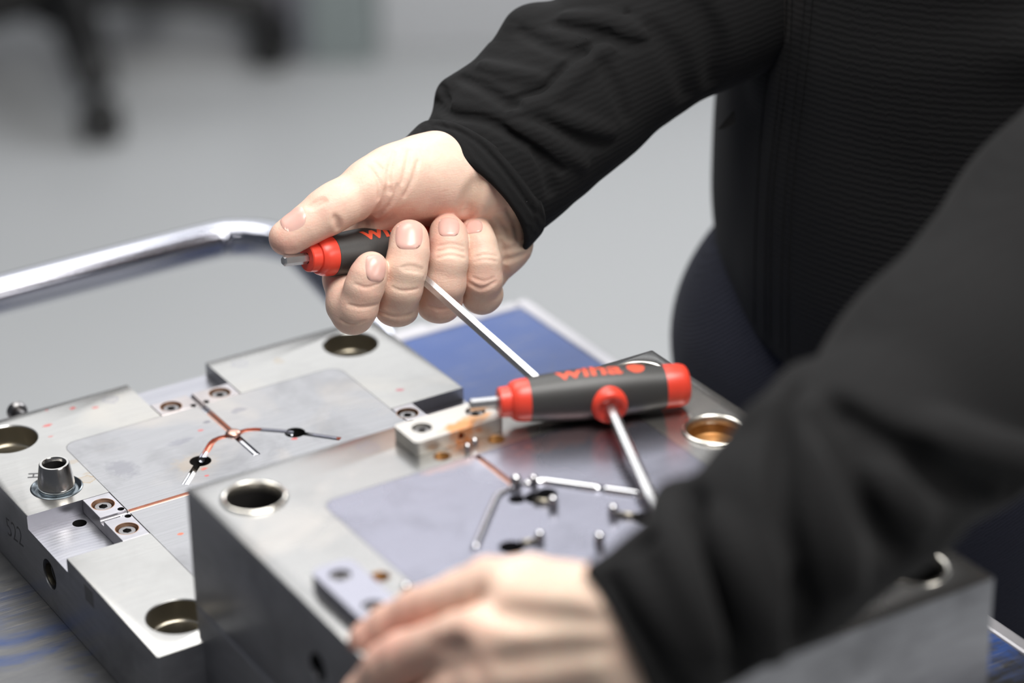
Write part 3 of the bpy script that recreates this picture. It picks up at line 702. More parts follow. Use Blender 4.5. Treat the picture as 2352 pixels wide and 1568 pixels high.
# key held in the right hand; its blade points down towards the far edge of the near block
D1 = 1.543; s1 = D1/FPX
def dirpx(x, y, z): return (RT*x - UP*y - fwd*z)
X1 = dirpx(.805, -.115, -.59).normalized()
org1 = Dd(895, 571, D1); tip1 = Dd(1244, 873, 1.448)
KEY1 = frame(org1, X1, tip1-org1)
hex_key('hex_key', KEY1, 'black and red T-handle hex key gripped in the raised right hand', (tip1-org1).length, .0022, R(12))
#==PERSON

# ================================================================== IMPLICIT SURFACES (distance fields -> mesh)
class Field:
    """distance field on a regular grid; smooth unions of tapered limbs, then turned into one surface"""
    def __init__(s, lo, hi, h):
        s.lo = np.array(lo, np.float32); s.h = h; s.n = np.ceil((np.array(hi)-s.lo)/h).astype(int)+1
        s.F = np.full(tuple(s.n), 1e3, np.float32)
        s.ax = [s.lo[i]+h*np.arange(s.n[i], dtype=np.float32) for i in range(3)]
    def sub(s, lo, hi):
        i0 = np.maximum(0, np.floor((np.array(lo)-s.lo)/s.h).astype(int)); i1 = np.minimum(s.n, np.ceil((np.array(hi)-s.lo)/s.h).astype(int)+1)
        if (i1 <= i0).any(): return None
        sl = tuple(slice(a, b) for a, b in zip(i0, i1))
        return sl, s.ax[0][sl[0]][:, None, None], s.ax[1][sl[1]][None, :, None], s.ax[2][sl[2]][None, None, :]
    def merge(s, sl, d, k, op):
        a = s.F[sl]
        if op == 'sub':
            d = -d; h = np.maximum(k-np.abs(a-d), 0)/max(k, 1e-6); s.F[sl] = np.maximum(a, d)+h*h*k*.25
        elif op == 'and':
            h = np.maximum(k-np.abs(a-d), 0)/max(k, 1e-6); s.F[sl] = np.maximum(a, d)+h*h*k*.25
        else:
            h = np.maximum(k-np.abs(a-d), 0)/max(k, 1e-6); s.F[sl] = np.minimum(a, d)-h*h*k*.25
    def cone(s, a, b, ra, rb, k=0., op='add', sc=(1, 1, 1)):
        a = np.array(a, np.float32); b = np.array(b, np.float32); r = max(ra, rb); m = k+3*s.h
        g = s.sub(np.minimum(a, b)-(r+m)/min(1, min(sc)), np.maximum(a, b)+(r+m)/min(1, min(sc)))
        if g is None: return
        sl, X, Y, Z = g; ba = b-a; l2 = float((ba**2).sum())+1e-9
        t = np.clip(((X-a[0])*ba[0]+(Y-a[1])*ba[1]+(Z-a[2])*ba[2])/l2, 0, 1)
        d = np.sqrt(((X-a[0]-t*ba[0])*sc[0])**2+((Y-a[1]-t*ba[1])*sc[1])**2+((Z-a[2]-t*ba[2])*sc[2])**2)-(ra+(rb-ra)*t)
        s.merge(sl, d, k, op)
    def chain(s, pts, k=0., op='add', kk=None, sc=(1, 1, 1)):
        """pts: (x, y, z, r) joints; own group so that neighbouring fingers stay apart"""
        G = Field.__new__(Field)
        P = np.array(pts, np.float32); m = 8*s.h+k+(kk or 0)
        g = s.sub(P[:, :3].min(0)-P[:, 3].max()-m, P[:, :3].max(0)+P[:, 3].max()+m); sl = g[0]
        G.ax = [s.ax[i][sl[i]] for i in range(3)]; G.lo = np.array([q[0] for q in G.ax], np.float32); G.h = s.h; G.n = np.array([len(q) for q in G.ax]); G.F = np.full(tuple(G.n), 1e3, np.float32)
        for p, q in zip(P, P[1:]): G.cone(p[:3], q[:3], p[3], q[3], kk or 0, sc=sc)
        s.merge(sl, G.F, k, op)
    def ell(s, c, r, k=0., op='add', rot=None):
        c = np.array(c, np.float32); r = np.array(r, np.float32); R_ = r.max()+k+3*s.h
        g = s.sub(c-R_, c+R_)
        if g is None: return
        sl, X, Y, Z = g; X = X-c[0]; Y = Y-c[1]; Z = Z-c[2]
        if rot is not None:
            q = np.array(rot, np.float32)
            X, Y, Z = q[0][0]*X+q[0][1]*Y+q[0][2]*Z, q[1][0]*X+q[1][1]*Y+q[1][2]*Z, q[2][0]*X+q[2][1]*Y+q[2][2]*Z
        k0 = np.sqrt((X/r[0])**2+(Y/r[1])**2+(Z/r[2])**2); k1 = np.sqrt((X/r[0]**2)**2+(Y/r[1]**2)**2+(Z/r[2]**2)**2)+1e-9
        s.merge(sl, k0*(k0-1)/k1, k, op)
    def plane(s, p, n, k=0.):
        """keep the side away from n"""
        n = np.array(n, np.float32); n /= np.linalg.norm(n)
        d = (s.ax[0][:, None, None]-p[0])*n[0]+(s.ax[1][None, :, None]-p[1])*n[1]+(s.ax[2][None, None, :]-p[2])*n[2]
        s.merge((slice(None),)*3, d, k, 'and')
    def front(s, x, y):
        """z of the surface facing the viewer at column x, y (interpolated)"""
        gx = float(np.clip((x-s.lo[0])/s.h, 0, s.n[0]-1.001)); gy = float(np.clip((y-s.lo[1])/s.h, 0, s.n[1]-1.001))
        i, j = int(gx), int(gy); fx, fy = gx-i, gy-j
        c = s.F[i, j]*(1-fx)*(1-fy)+s.F[i+1, j]*fx*(1-fy)+s.F[i, j+1]*(1-fx)*fy+s.F[i+1, j+1]*fx*fy
        idx = np.nonzero(c < 0)[0]
        if not len(idx): return None
        k = idx[-1]
        if k+1 >= len(c): return float(s.ax[2][k])
        return float(s.ax[2][k]+s.h*c[k]/(c[k]-c[k+1]))
    def crease(s, pts, r, depth, k, ridge=False, per=5):
        """a soft groove (or ridge) following the front surface through (x, y) points; pts may carry a strength"""
        P = catmull([(p[0], p[1], p[2] if len(p) > 2 else 1.) for p in pts], per); prev = None; segs = []
        for q in P:
            z = s.front(q[0], q[1])
            if z is None: prev = None; continue
            rr = r*max(.05, q[2]); zz = z
            cur = (q[0], q[1], zz, rr, q[2])
            if prev is not None and abs(prev[2]-cur[2]) < 14*r: segs.append((prev, cur))
            prev = cur
        if not segs: return
        # smooth the followed depths, then set the tool above or below the skin
        pts_ = [segs[0][0]]+[b for a, b in segs]; zs = np.array([p[2] for p in pts_])
        for _ in range(3): zs[1:-1] = .25*zs[:-2]+.5*zs[1:-1]+.25*zs[2:]
        pts_ = [(p[0], p[1], (z-p[3]+depth*p[4]) if ridge else (z+p[3]-depth*p[4]), p[3]) for p, z in zip(pts_, zs)]
        segs = list(zip(pts_, pts_[1:]))
        G = Field.__new__(Field); A_ = np.array([v[:3] for sg in segs for v in sg]); m = 2*r+k+4*s.h
        g = s.sub(A_.min(0)-m, A_.max(0)+m); sl = g[0]
        G.ax = [s.ax[i][sl[i]] for i in range(3)]; G.lo = np.array([q[0] for q in G.ax], np.float32); G.h = s.h; G.n = np.array([len(q) for q in G.ax]); G.F = np.full(tuple(G.n), 1e3, np.float32)
        for a, b in segs: G.cone(a[:3], b[:3], a[3], b[3], r*.6)
        s.merge(sl, G.F, k, 'add' if ridge else 'sub')
    def mesh(s, smooth=1):
        F = s.F; sg = F < 0; nx, ny, nz = s.n-1
        cnt = np.zeros((nx, ny, nz), np.int8)
        for dx in (0, 1):
            for dy in (0, 1):
                for dz in (0, 1): cnt += sg[dx:dx+nx, dy:dy+ny, dz:dz+nz]
        act = np.argwhere((cnt > 0) & (cnt < 8)); N = len(act)
        idx = np.full((nx, ny, nz), -1, np.int32); idx[act[:, 0], act[:, 1], act[:, 2]] = np.arange(N)
        ps = np.zeros((N, 3)); pc = np.zeros(N)
        cor = [(dx, dy, dz) for dx in (0, 1) for dy in (0, 1) for dz in (0, 1)]
        val = {c: F[act[:, 0]+c[0], act[:, 1]+c[1], act[:, 2]+c[2]] for c in cor}
        for c in cor:
            for ax in range(3):
                if c[ax]: continue
                d = list(c); d[ax] = 1; d = tuple(d); a, b = val[c], val[d]; cr = (a < 0) != (b < 0)
                t = np.where(cr, a/(a-b+1e-12), 0); p = np.repeat(np.array([c], float), N, 0); p[:, ax] += t
                ps[cr] += p[cr]; pc[cr] += 1
        V = (act+ps/pc[:, None])*s.h+s.lo
        Q = []
        for ax in range(3):
            o = [a for a in range(3) if a != ax]
            sh = [slice(None)]*3; s1 = list(sh); s2 = list(sh); s1[ax] = slice(0, -1); s2[ax] = slice(1, None)
            ch = sg[tuple(s1)] != sg[tuple(s2)]; e = np.argwhere(ch); e = e[(e[:, o[0]] > 0) & (e[:, o[1]] > 0) & (e[:, o[0]] < s.n[o[0]]-1) & (e[:, o[1]] < s.n[o[1]]-1)]
            ins = sg[e[:, 0], e[:, 1], e[:, 2]]
            def at(d0, d1):
                q = e.copy(); q[:, o[0]] -= d0; q[:, o[1]] -= d1; return idx[q[:, 0], q[:, 1], q[:, 2]]
            q = np.stack([at(1, 1), at(0, 1), at(0, 0), at(1, 0)], 1)
            flip = ins if ax != 1 else ~ins
            q[~flip] = q[~flip][:, ::-1]; Q.append(q)
        Q = np.concatenate(Q); Q = Q[(Q >= 0).all(1)]
        E = np.concatenate([Q[:, [0, 1]], Q[:, [1, 2]], Q[:, [2, 3]], Q[:, [3, 0]]])
        for _ in range(smooth):
            S = np.zeros_like(V); C = np.zeros(len(V))
            for a, b in ((0, 1), (1, 0)):
                for k in range(3): S[:, k] += np.bincount(E[:, a], V[E[:, b], k], len(V))
                C += np.bincount(E[:, a], minlength=len(V))
            V = V*.45+S/np.maximum(C, 1)[:, None]*.55
        return V, Q
def np_mesh(name, V, Q, flip=False):
    if flip: Q = Q[:, ::-1]
    me = bpy.data.meshes.new(name); me.vertices.add(len(V)); me.vertices.foreach_set('co', np.ascontiguousarray(V, np.float32).ravel())
    me.loops.add(Q.size); me.loops.foreach_set('vertex_index', np.ascontiguousarray(Q, np.int32).ravel())
    me.polygons.add(len(Q)); me.polygons.foreach_set('loop_start', np.arange(0, Q.size, Q.shape[1], dtype=np.int32))
    me.update(calc_edges=True); me.polygons.foreach_set('use_smooth', np.ones(len(Q), bool)); return me
aRT, aUP, aFW, aCAM = (np.array(v) for v in (RT, UP, fwd, CAM))
def px_world(V, D0):
    """local sculpting space (x right, y down, z towards the viewer, unit = D0/FPX metres) to world"""
    V = np.asarray(V, float); d = D0-V[:, 2:3]*(D0/FPX)
    return aCAM+(aFW+aRT*((V[:, :1]-1176)/FPX)-aUP*((V[:, 1:2]-784)/FPX))*d
def set_tint(me, V, spots):
    """redness (r) and paleness (g) of the skin around landmark points"""
    T = np.zeros((len(V), 4), np.float32); T[:, 3] = 1
    for (x, y, z, rad, ch, amt) in spots:
        d = ((V[:, 0]-x)**2+(V[:, 1]-y)**2+((V[:, 2]-z)*(1 if z > -9e3 else 0))**2)/rad**2
        T[:, ch] += amt*np.exp(-d)
    at = me.color_attributes.new('tint', 'FLOAT_COLOR', 'POINT'); at.data.foreach_set('color', np.clip(T, 0, 1).ravel())

# ================================================================== PERSON
person = empty('person', (.62, 1.62, 0), 0, 'person in a black ribbed zip jacket holding a hex key above the mould halves', 'person')
PINV = Matrix.Translation(Vector((.62, 1.62, 0))).inverted()
DH = 1.510
NOZ = -1e4
def hero_hand():
    H = Field((596, 262, -420), (1262, 800, 110), 2.6)
    # palm, heel of the hand and wrist
    H.cone((1180, 250, -300), (1120, 395, -225), 108, 112, 20)
    H.cone((1120, 395, -225), (1020, 408, -175), 112, 98, 40)              # ball of the thumb
    H.cone((1010, 402, -172), (903, 413, -105), 96, 76, 45); H.cone((960, 400, -140), (860, 428, -80), 82, 66, 30)
    H.cone((1150, 400, -270), (1155, 560, -275), 82, 62, 40)                # little-finger side heel
    H.cone((1155, 555, -275), (1120, 620, -275), 64, 50, 30)
    H.cone((1060, 400, -240), (800, 575, -165), 74, 46, 30)                  # back of the hand, behind the handle
    H.cone((1090, 400, -260), (890, 620, -240), 72, 46, 30)
    H.cone((1110, 400, -280), (990, 640, -290), 72, 44, 30)
    H.cone((1130, 400, -280), (1100, 640, -300), 70, 44, 30)
    # web between thumb and index
    H.cone((930, 450, -120), (830, 540, -125), 58, 34, 30)
    # thumb
    H.chain([(925, 402, -100, 70), (845, 436, -55, 60), (775, 471, -22, 51), (742, 492, -10, 48), (700, 520, 2, 41), (664, 543, 8, 36), (655, 548, 8, 35)], 22, kk=26)
    # fingers: knuckle, middle joint, end joint, pad; each its own group so that the gaps stay
    H.chain([(800, 570, -165, 44), (788, 640, -100, 45), (797, 700, -45, 46), (812, 718, -30, 46)], 12, kk=14)
    H.chain([(812, 722, -30, 45), (822, 706, -10, 45), (836, 660, 10, 44), (846, 632, 16, 42), (853, 615, 16, 38)], 10, kk=12)
    H.chain([(890, 620, -240, 46), (900, 680, -150, 46), (911, 698, -70, 48), (922, 660, -32, 48), (932, 615, -18, 48), (939, 580, -22, 46), (940, 552, -34, 43), (940, 547, -38, 42)], 4, kk=12)
    H.chain([(990, 640, -290, 44), (1006, 680, -210, 45), (1012, 690, -140, 48), (1022, 650, -100, 47), (1030, 600, -86, 44), (1031, 560, -98, 43), (1030, 537, -112, 41), (1029, 532, -116, 40)], 4, kk=12)
    H.chain([(1085, 625, -300, 46), (1100, 660, -250, 46), (1106, 674, -190, 46), (1108, 640, -150, 45), (1108, 600, -140, 42), (1100, 562, -150, 40), (1094, 540, -166, 37), (1092, 534, -172, 36)], 4, kk=12)
    # knuckle fullness
    H.ell((1004, 712, -150), (42, 26, 40), 16); H.ell((912, 722, -80), (44, 24, 40), 16); H.ell((808, 735, -40), (38, 28, 38), 16)
    H.ell((1112, 676, -190), (40, 34, 40), 12)
    # hollow and tendons at the wrist
    H.crease([(1098, 420, .4), (1086, 455, 1), (1074, 490, .7)], 16, 6, 26)
    H.crease([(1122, 410, .4), (1106, 455, 1), (1094, 495, .6)], 10, 3.5, 18, True)
    # folds at the base of the thumb
    for pts, r, d, k in (([(836, 512, .7), (866, 492, 1), (884, 468, 1), (890, 435, .5)], 9, 6, 14), ([(868, 498, .8), (900, 468, .7), (914, 428, .3)], 5, 2.6, 11), ([(850, 385, .2), (872, 420, .7), (872, 455, .8)], 4, 1.6, 9),
                         ([(862, 372, .2), (890, 405, .7), (896, 440, .8)], 4, 1.6, 9), ([(905, 350, .2), (895, 385, .8), (893, 415, .6)], 4, 1.5, 9), ([(940, 345, .3), (934, 380, .8), (925, 420, .4)], 4, 1.3, 9), ([(960, 370, .3), (950, 410, .8), (930, 450, .4)], 4, 1.2, 9),
                         ([(770, 500, .7), (777, 514, 1), (778, 526, .7)], 6, 3.4, 11), ([(742, 456, .5), (726, 463, 1), (710, 474, .5)], 5, 2.2, 9), ([(748, 462, .4), (732, 470, .8), (718, 480, .4)], 4, 1.5, 8)):
        H.crease(pts, r, d, k)
    # joint wrinkles across the fingers
    for pts, r, d, k in (([(922, 614, .5), (945, 612, 1), (972, 619, .6)], 3.5, 3, 5), ([(928, 621, .5), (950, 622, 1), (972, 627, .4)], 2.6, 2, 4), ([(900, 660, .3), (925, 668, .8), (960, 664, .3)], 2.2, 1.2, 4), ([(872, 716, .6), (905, 728, 1), (945, 722, .6)], 3, 2.4, 5), ([(880, 733, .5), (908, 742, 1)], 2.6, 2, 4),
                         ([(1004, 578, .5), (1035, 570, 1), (1066, 578, .6)], 3, 2.4, 5), ([(1004, 592, .4), (1036, 585, .9), (1068, 593, .5)], 2.4, 1.8, 4), ([(1006, 565, .4), (1036, 560, .7), (1066, 566, .4)], 2, 1.2, 4), ([(985, 702, .5), (1012, 710, 1), (1042, 700, .6)], 3, 2.4, 5),
                         ([(1092, 590, .5), (1118, 584, 1), (1142, 588, .5)], 2.6, 2, 4), ([(1090, 600, .4), (1116, 596, .8), (1142, 600, .4)], 2, 1.4, 4), ([(1076, 650, .5), (1105, 664, 1), (1138, 648, .6)], 3, 2.6, 5), ([(1086, 638, .4), (1112, 646, .8), (1135, 638, .4)], 2.2, 1.4, 4),
                         ([(800, 700, .5), (832, 706, 1), (868, 698, .5)], 2.6, 1.8, 4), ([(782, 735, .5), (806, 745, 1), (838, 738, .5)], 2.6, 1.8, 4), ([(815, 652, .3), (842, 660, .7), (870, 652, .3)], 2, 1.2, 4)):
        H.crease(pts, r*1.15, d*.62, k*1.5)
    # heel of the palm: soft folds towards the little finger
    for pts, r, d, k in (([(1155, 612, .6), (1166, 640, 1), (1176, 662, .7)], 5, 5, 8), ([(1152, 560, .7), (1160, 600, 1)], 5, 5, 8), ([(1158, 575, .5), (1180, 570, 1), (1202, 560, .4)], 4, 2.6, 7), ([(1160, 598, .5), (1182, 594, 1), (1204, 585, .4)], 4, 2.6, 7),
                         ([(1140, 500, .3), (1160, 525, .8), (1166, 548, .6)], 4, 2.4, 7), ([(1166, 480, .3), (1186, 520, .8), (1190, 548, .4)], 4, 2.2, 7)):
        H.crease(pts, r*1.15, d*.62, k*1.5)
    # flat beds for the finger nails
    V, Q = H.mesh(1)
    return H, V, Q
HH, VH, QH = hero_hand()
def nails(parent, bvh, specs, D0, mat):
    for (cx, cy, cz, ux, uy, uz, nx, ny, nz, wd, ln) in specs:
        c = Vector(px_world([(cx, cy, cz)], D0)[0]); e = D0/FPX
        n = dirpx(nx, ny, nz).normalized(); u = dirpx(ux, uy, uz); u = (u-n*u.dot(n)).normalized(); v = n.cross(u)
        b = bmesh.new(); NU, NV = 14, 16; grid = {}
        for i in range(NU+1):
            for j in range(NV+1):
                a = i/NU*2-1; q = j/NV*2-1
                # squircle outline, straighter free edge at the tip end
                wv = wd*(1-.10*max(0, -q)-.02*max(0, q)); rr = (abs(a)**3.2+abs(q)**3.2)
                sc = 1/max(1., rr**(1/3.2)) if rr > 1 else 1.
                p = c + v*(a*sc*wv/2*e) + u*(q*sc*ln/2*e)
                hit = bvh.ray_cast(p+n*.02, -n, .05)
                if hit[0] is None or (hit[0]-p).length > .011:
                    hit = bvh.find_nearest(p)
                edge = max(abs(a*sc), abs(q*sc)); ed = min(1., (abs(a*sc)**3.2+abs(q*sc)**3.2))
                lift = .00055*(1-ed**3) - .00025*ed**6 + (.0004*max(0, q)**4)
                grid[i, j] = b.verts.new(hit[0]+n*(lift+.0001))
        for i in range(NU):
            for j in range(NV):
                try: b.faces.new((grid[i, j], grid[i+1, j], grid[i+1, j+1], grid[i, j+1]))
                except ValueError: pass
        bmesh.ops.remove_doubles(b, verts=b.verts, dist=1e-6)
        bm_obj('fingernail', b, mat, parent, True)
NAILS = [(867, 614, 60, .15, -1, .15, .35, -.15, 1, 52, 66), (939, 541, 8, .02, -1, -.30, 0, -.25, 1, 66, 74), (1031, 514, -60, 0, -1, -.6, .03, -.6, 1, 52, 56), (1089, 517, -125, 0, -1, -.7, .0, -.75, 1, 42, 40), (679, 512, 30, -1, .48, .0, -.42, -.86, .35, 52, 62)]
DN = 1.150
def near_hand():
    H = Field((700, 1180, -800), (1720, 1860, 420), 5.)
    # wrist and back of the hand, knuckles spread over the block edge
    H.cone((1540, 1410, 40), (1420, 1455, 50), 112, 126, 20, sc=(1, 1, 1.15))
    H.cone((1420, 1440, 60), (1190, 1390, -130), 128, 74, 50)
    H.cone((1430, 1480, 60), (1130, 1475, -110), 130, 72, 50)
    H.cone((1440, 1530, 50), (1120, 1570, -120), 125, 70, 50)
    H.cone((1450, 1580, 20), (1150, 1660, -150), 120, 66, 50)
    # index finger along the block top, the others bending over its edge
    H.chain([(1175, 1352, -180, 66), (1120, 1362, -220, 60), (1000, 1392, -360, 54), (960, 1402, -400, 52), (890, 1436, -455, 46), (846, 1466, -480, 40), (838, 1472, -485, 38)], 24, kk=16)
    H.chain([(1110, 1462, -110, 72), (1060, 1470, -150, 66), (930, 1512, -300, 62), (895, 1532, -340, 60), (840, 1600, -430, 54), (820, 1660, -470, 48)], 22, kk=18)
    H.chain([(1110, 1570, -120, 70), (1060, 1590, -160, 64), (960, 1650, -270, 60), (900, 1740, -330, 54)], 22, kk=18)
    H.chain([(1150, 1660, -150, 62), (1080, 1720, -200, 56), (1020, 1790, -280, 52)], 22, kk=18)
    # thumb tucked under, beside the index finger
    H.chain([(1330, 1380, -60, 90), (1220, 1340, -180, 64), (1120, 1330, -290, 50), (1050, 1350, -370, 42)], 26, kk=18)
    H.ell((1098, 1448, -92), (54, 44, 44), 34); H.ell((1150, 1338, -160), (46, 40, 44), 34)
    H.crease([(1010, 1495, .8), (1060, 1478, .5)], 26, 22, 22); H.crease([(860, 1580, 1), (930, 1540, 1), (1010, 1510, .7)], 8, 9, 14)
    for pts in ([(1140, 1400, .5), (1250, 1415, 1), (1380, 1430, .4)], [(1140, 1520, .5), (1260, 1500, 1), (1390, 1490, .4)]): H.crease(pts, 34, 5, 30)
    return H.mesh(2)
VN, QN = near_hand()
def coarse_body():
    """arms, trunk, neck and head under the clothes and above the frame, in metres"""
    H = Field((-.10, .95, .80), (.80, 1.95, 1.80), .012)
    sR, sL = (.20, 1.72, 1.40), (.44, 1.42, 1.30)
    eR = tuple(Dd(1900, -110, 1.70)); mL = tuple(Dd(2560, 500, 1.31)); eL = tuple(Dd(2190, 900, 1.215))
    wR = tuple(Dd(1215, 215, 1.592)); wL = tuple(Dd(1560, 1400, 1.143))
    H.cone(sR, eR, .046, .038, .02); H.cone(eR, wR, .038, .028, .02); H.cone(sL, mL, .046, .040, .02); H.cone(mL, eL, .040, .036, .02); H.cone(eL, wL, .034, .022, .02)
    H.cone((.30, 1.55, .95), (.29, 1.55, 1.22), .085, .10, .05); H.cone(sR, sL, .065, .065, .06); H.cone((.29, 1.55, 1.22), (.30, 1.54, 1.36), .11, .10, .06)
    H.cone((.30, 1.54, 1.38), (.235, 1.48, 1.50), .058, .052, .03)
    hc = np.array((.185, 1.45, 1.60)); f = np.array((-.855, -.518, -.35)); f /= np.linalg.norm(f); sd = np.array((.518, -.855, 0)); u = np.cross(f, sd); u /= np.linalg.norm(u)
    if u[2] < 0: u = -u
    H.ell(hc, (.098, .078, .118), .02, rot=(f, sd, u)); H.cone(hc-u*.05+f*.03, hc-u*.10+f*.075, .055, .030, .03)
    H.cone(hc+f*.095-u*.0, hc+f*.118-u*.03, .010, .015, .012)
    for k in (-1, 1): H.ell(hc+sd*k*.080-u*.01-f*.01, (.022, .010, .032), .01, rot=(f, sd, u)); H.ell(hc+f*.090+sd*k*.033+u*.012, (.012, .018, .011), .012, 'sub', rot=(f, sd, u))
    H.cone(hc+f*.088-u*.062+sd*.022, hc+f*.088-u*.062-sd*.022, .007, .007, .008)
    V, Q = H.mesh(1)
    # hair cap
    G = Field((.03, 1.28, 1.41), (.37, 1.63, 1.78), .008); G.ell(hc-f*.012+u*.012, (.106, .087, .122), 0, rot=(f, sd, u)); G.plane(hc+f*.055+u*.02, f-u*.8, .02)
    return V, Q, G.mesh(1), (hc, f, sd, u)
VB, QB, HAIR, HEAD = coarse_body()
def build_body():
    Vs = [px_world(VH, DH), px_world(VN, DN), VB]
    Qs = [QH[:, ::-1], QN[:, ::-1]+len(VH), QB+len(VH)+len(VN)]
    V = np.concatenate(Vs); Q = np.concatenate(Qs)
    me = np_mesh('body', V, Q)
    spots = [(650, 560, 45, 0, .8), (740, 470, 40, 0, .40), (880, 480, 45, 0, .45), (940, 510, 40, 0, .5), (860, 590, 40, 0, .35), (850, 680, 40, 0, .4), (1030, 500, 40, 0, .6), (1090, 500, 35, 0, .5), (1010, 700, 40, 0, .4), (1110, 655, 38, 0, .4), (1000, 560, 22, 0, .4), (990, 460, 60, 0, .25),
       (1190, 520, 70, 1, .7), (1100, 440, 40, 1, .5), (960, 350, 60, 1, .35), (930, 650, 50, 1, .25)]
    nspots = [(850, 1460, 90, 0, .7), (960, 1400, 60, 0, .4), (930, 1530, 90, 0, .25), (1100, 1440, 60, 0, .2), (1280, 1430, 130, 1, .6), (1400, 1540, 90, 1, .4)]
    T = np.zeros((len(V), 4), np.float32); T[:, 3] = 1
    for (VV, sp, off) in ((VH, spots, 0), (VN, nspots, len(VH))):
        for (x, y, rad, ch, amt) in sp: T[off:off+len(VV), ch] += amt*np.exp(-((VV[:, 0]-x)**2+(VV[:, 1]-y)**2)/rad**2)
    at = me.color_attributes.new('tint', 'FLOAT_COLOR', 'POINT'); at.data.foreach_set('color', np.clip(T, 0, 1).ravel())
    o = me_obj('body', me, M['skin'], None, True); o.parent = person; o.matrix_parent_inverse = PINV; return o
body = build_body()
bvhH = BVHTree.FromPolygons([tuple(v) for v in px_world(VH, DH)], [tuple(q) for q in QH])
nails(body, bvhH, NAILS, DH, M['nail'])
def worn(name, me, mat, label=None):
    o = me_obj(name, me, mat, None, True); o.parent = person; o.matrix_parent_inverse = PINV
    if label: o['label'] = label
    return o
worn('hair', np_mesh('hair', *HAIR), M['hair'])

# ------------------------------------------------------------------ jacket: trunk
ORG = np.array((.2660, 1.56, 0.)); uA = -np.array(A); vB = -np.array(B); wZ = np.array((0, 0, 1.))
def to_world(V): return ORG + V[:, :1]*uA + V[:, 1:2]*vB + V[:, 2:]*wZ
def trunk():
    H = Field((-.30, -.20, .80), (.30, .25, 1.52), .0042); sc = (.66, 1, 1)
    H.chain([(p[0]+.03, p[1]-.018, p[2], p[3]) for p in ((0.00, -.010, .82, .122), (0, -.004, .90, .1255), (0, .000, .945, .1265), (0, -.002, 1.0, .1265), (0, -.006, 1.045, .1225), (0, -.004, 1.10, .1255), (0, -.01, 1.22, .127), (0, -.03, 1.36, .112), (0, -.05, 1.45, .07))], 0, kk=.05, sc=sc)
    # gentle drag folds over the belly
    for (z0, z1, sg) in ((.93, .99, 1), (1.00, 1.05, -1), (1.06, 1.13, 1), (.90, .93, -1)):
        a = (-.03, .092, z0); b = (.16, .080, z1); H.cone(a, b, .012, .004, .03) if sg > 0 else H.cone((b[0], b[1], z0), (a[0], a[1], z1), .010, .003, .03)
    H.plane((0, 0, .868), (0, .10, -1), .012)
    return H.mesh(2)
VT, QT = trunk()
jacket = worn('jacket', np_mesh('jacket', to_world(VT), QT), M['jacket'])
PK = bvh_of = None
def bvh_from(V, Q): return BVHTree.FromPolygons([tuple(v) for v in V], [tuple(q) for q in Q])
bT = bvh_from(to_world(VT), QT)
def project(bvh, pts, per=6):
    out = []
    for p in catmull([(x, y, 0) for x, y in pts], per):
        d = (fwd + RT*((p[0]-1176)/FPX) - UP*((p[1]-784)/FPX)).normalized(); h = bvh.ray_cast(CAM, d)
        if h[0] is not None: out.append((h[0], h[1]))
    return out
def strip(name, bvh, pts, width, height, mat, parent, per=6):
    """a raised band lying on the garment along a line"""
    P = project(bvh, pts, per)
    if len(P) < 2: return None
    b = bmesh.new(); prev = None; n = len(P)
    for i, (p, nn) in enumerate(P):
        t = (P[min(i+1, n-1)][0]-P[max(i-1, 0)][0]).normalized(); s = t.cross(nn).normalized()
        prof = ((-.5, -.4), (-.46, .6), (-.2, 1), (.2, 1), (.46, .6), (.5, -.4))
        cur = [b.verts.new(p + s*a*width + nn*h*height) for a, h in prof]
        if prev:
            for k in range(5): b.faces.new((prev[k], prev[k+1], cur[k+1], cur[k]))
        prev = cur
    return bm_obj(name, b, mat, parent, True)
def stitches(name, bvh, pts, step, ln, wd, mat, parent, off=(0,), zig=0.):
    """rows of small thread stitches along a seam"""
    P = project(bvh, pts, 14); b = bmesh.new()
    if len(P) < 3: return
    acc = 0.; k = 0
    for i in range(1, len(P)):
        d = (P[i][0]-P[i-1][0]).length; acc += d
        if acc < step: continue
        acc = 0.; k += 1; t = (P[i][0]-P[i-1][0]).normalized(); nn = P[i][1]; s = t.cross(nn).normalized()
        for o_ in off:
            c = P[i][0]+s*o_+nn*.00025; q = (t+s*zig*(1 if k % 2 else -1)).normalized(); r_ = q.cross(nn).normalized()
            vs = [b.verts.new(c+q*a*ln/2+r_*c2*wd/2+nn*h) for a, c2, h in ((-1, 0, 0), (-.4, 1, .0001), (-.4, -1, .0001), (.4, 1, .0001), (.4, -1, .0001), (1, 0, 0), (-.4, 0, .0005), (.4, 0, .0005))]
            for f in ((0, 1, 6), (0, 6, 2), (1, 3, 7, 6), (6, 7, 4, 2), (3, 5, 7), (7, 5, 4)): b.faces.new([vs[x] for x in f])
    o = bm_obj(name, b, mat, parent); o['kind'] = 'stuff'; return o
strip('zip_placket', bT, [(1782, -20), (1772, 120), (1752, 260), (1738, 480), (1733, 700), (1735, 900)], .0012, .0008, M['jacket'], jacket)
strip('zip_placket', bT, [(1815, -20), (1808, 120), (1782, 330), (1768, 480), (1764, 700), (1766, 900)], .006, .0018, M['jacket'], jacket)
strip('zip_placket', bT, [(1860, -20), (1845, 150), (1820, 360), (1808, 520), (1803, 700), (1805, 900)], .0075, .0014, M['jacket'], jacket)
b = bmesh.new(); q = [Dd(x, y, 1.625) for x, y in ((1686, 252), (1648, 297), (1662, 296), (1690, 284))]; q2 = [v+fwd*.002 for v in q]
v1 = [b.verts.new(v) for v in q]; v2 = [b.verts.new(v) for v in q2]
b.faces.new(v1); b.faces.new(list(reversed(v2)))
for i in range(4): b.faces.new((v1[i], v1[(i+1) % 4], v2[(i+1) % 4], v2[i]))
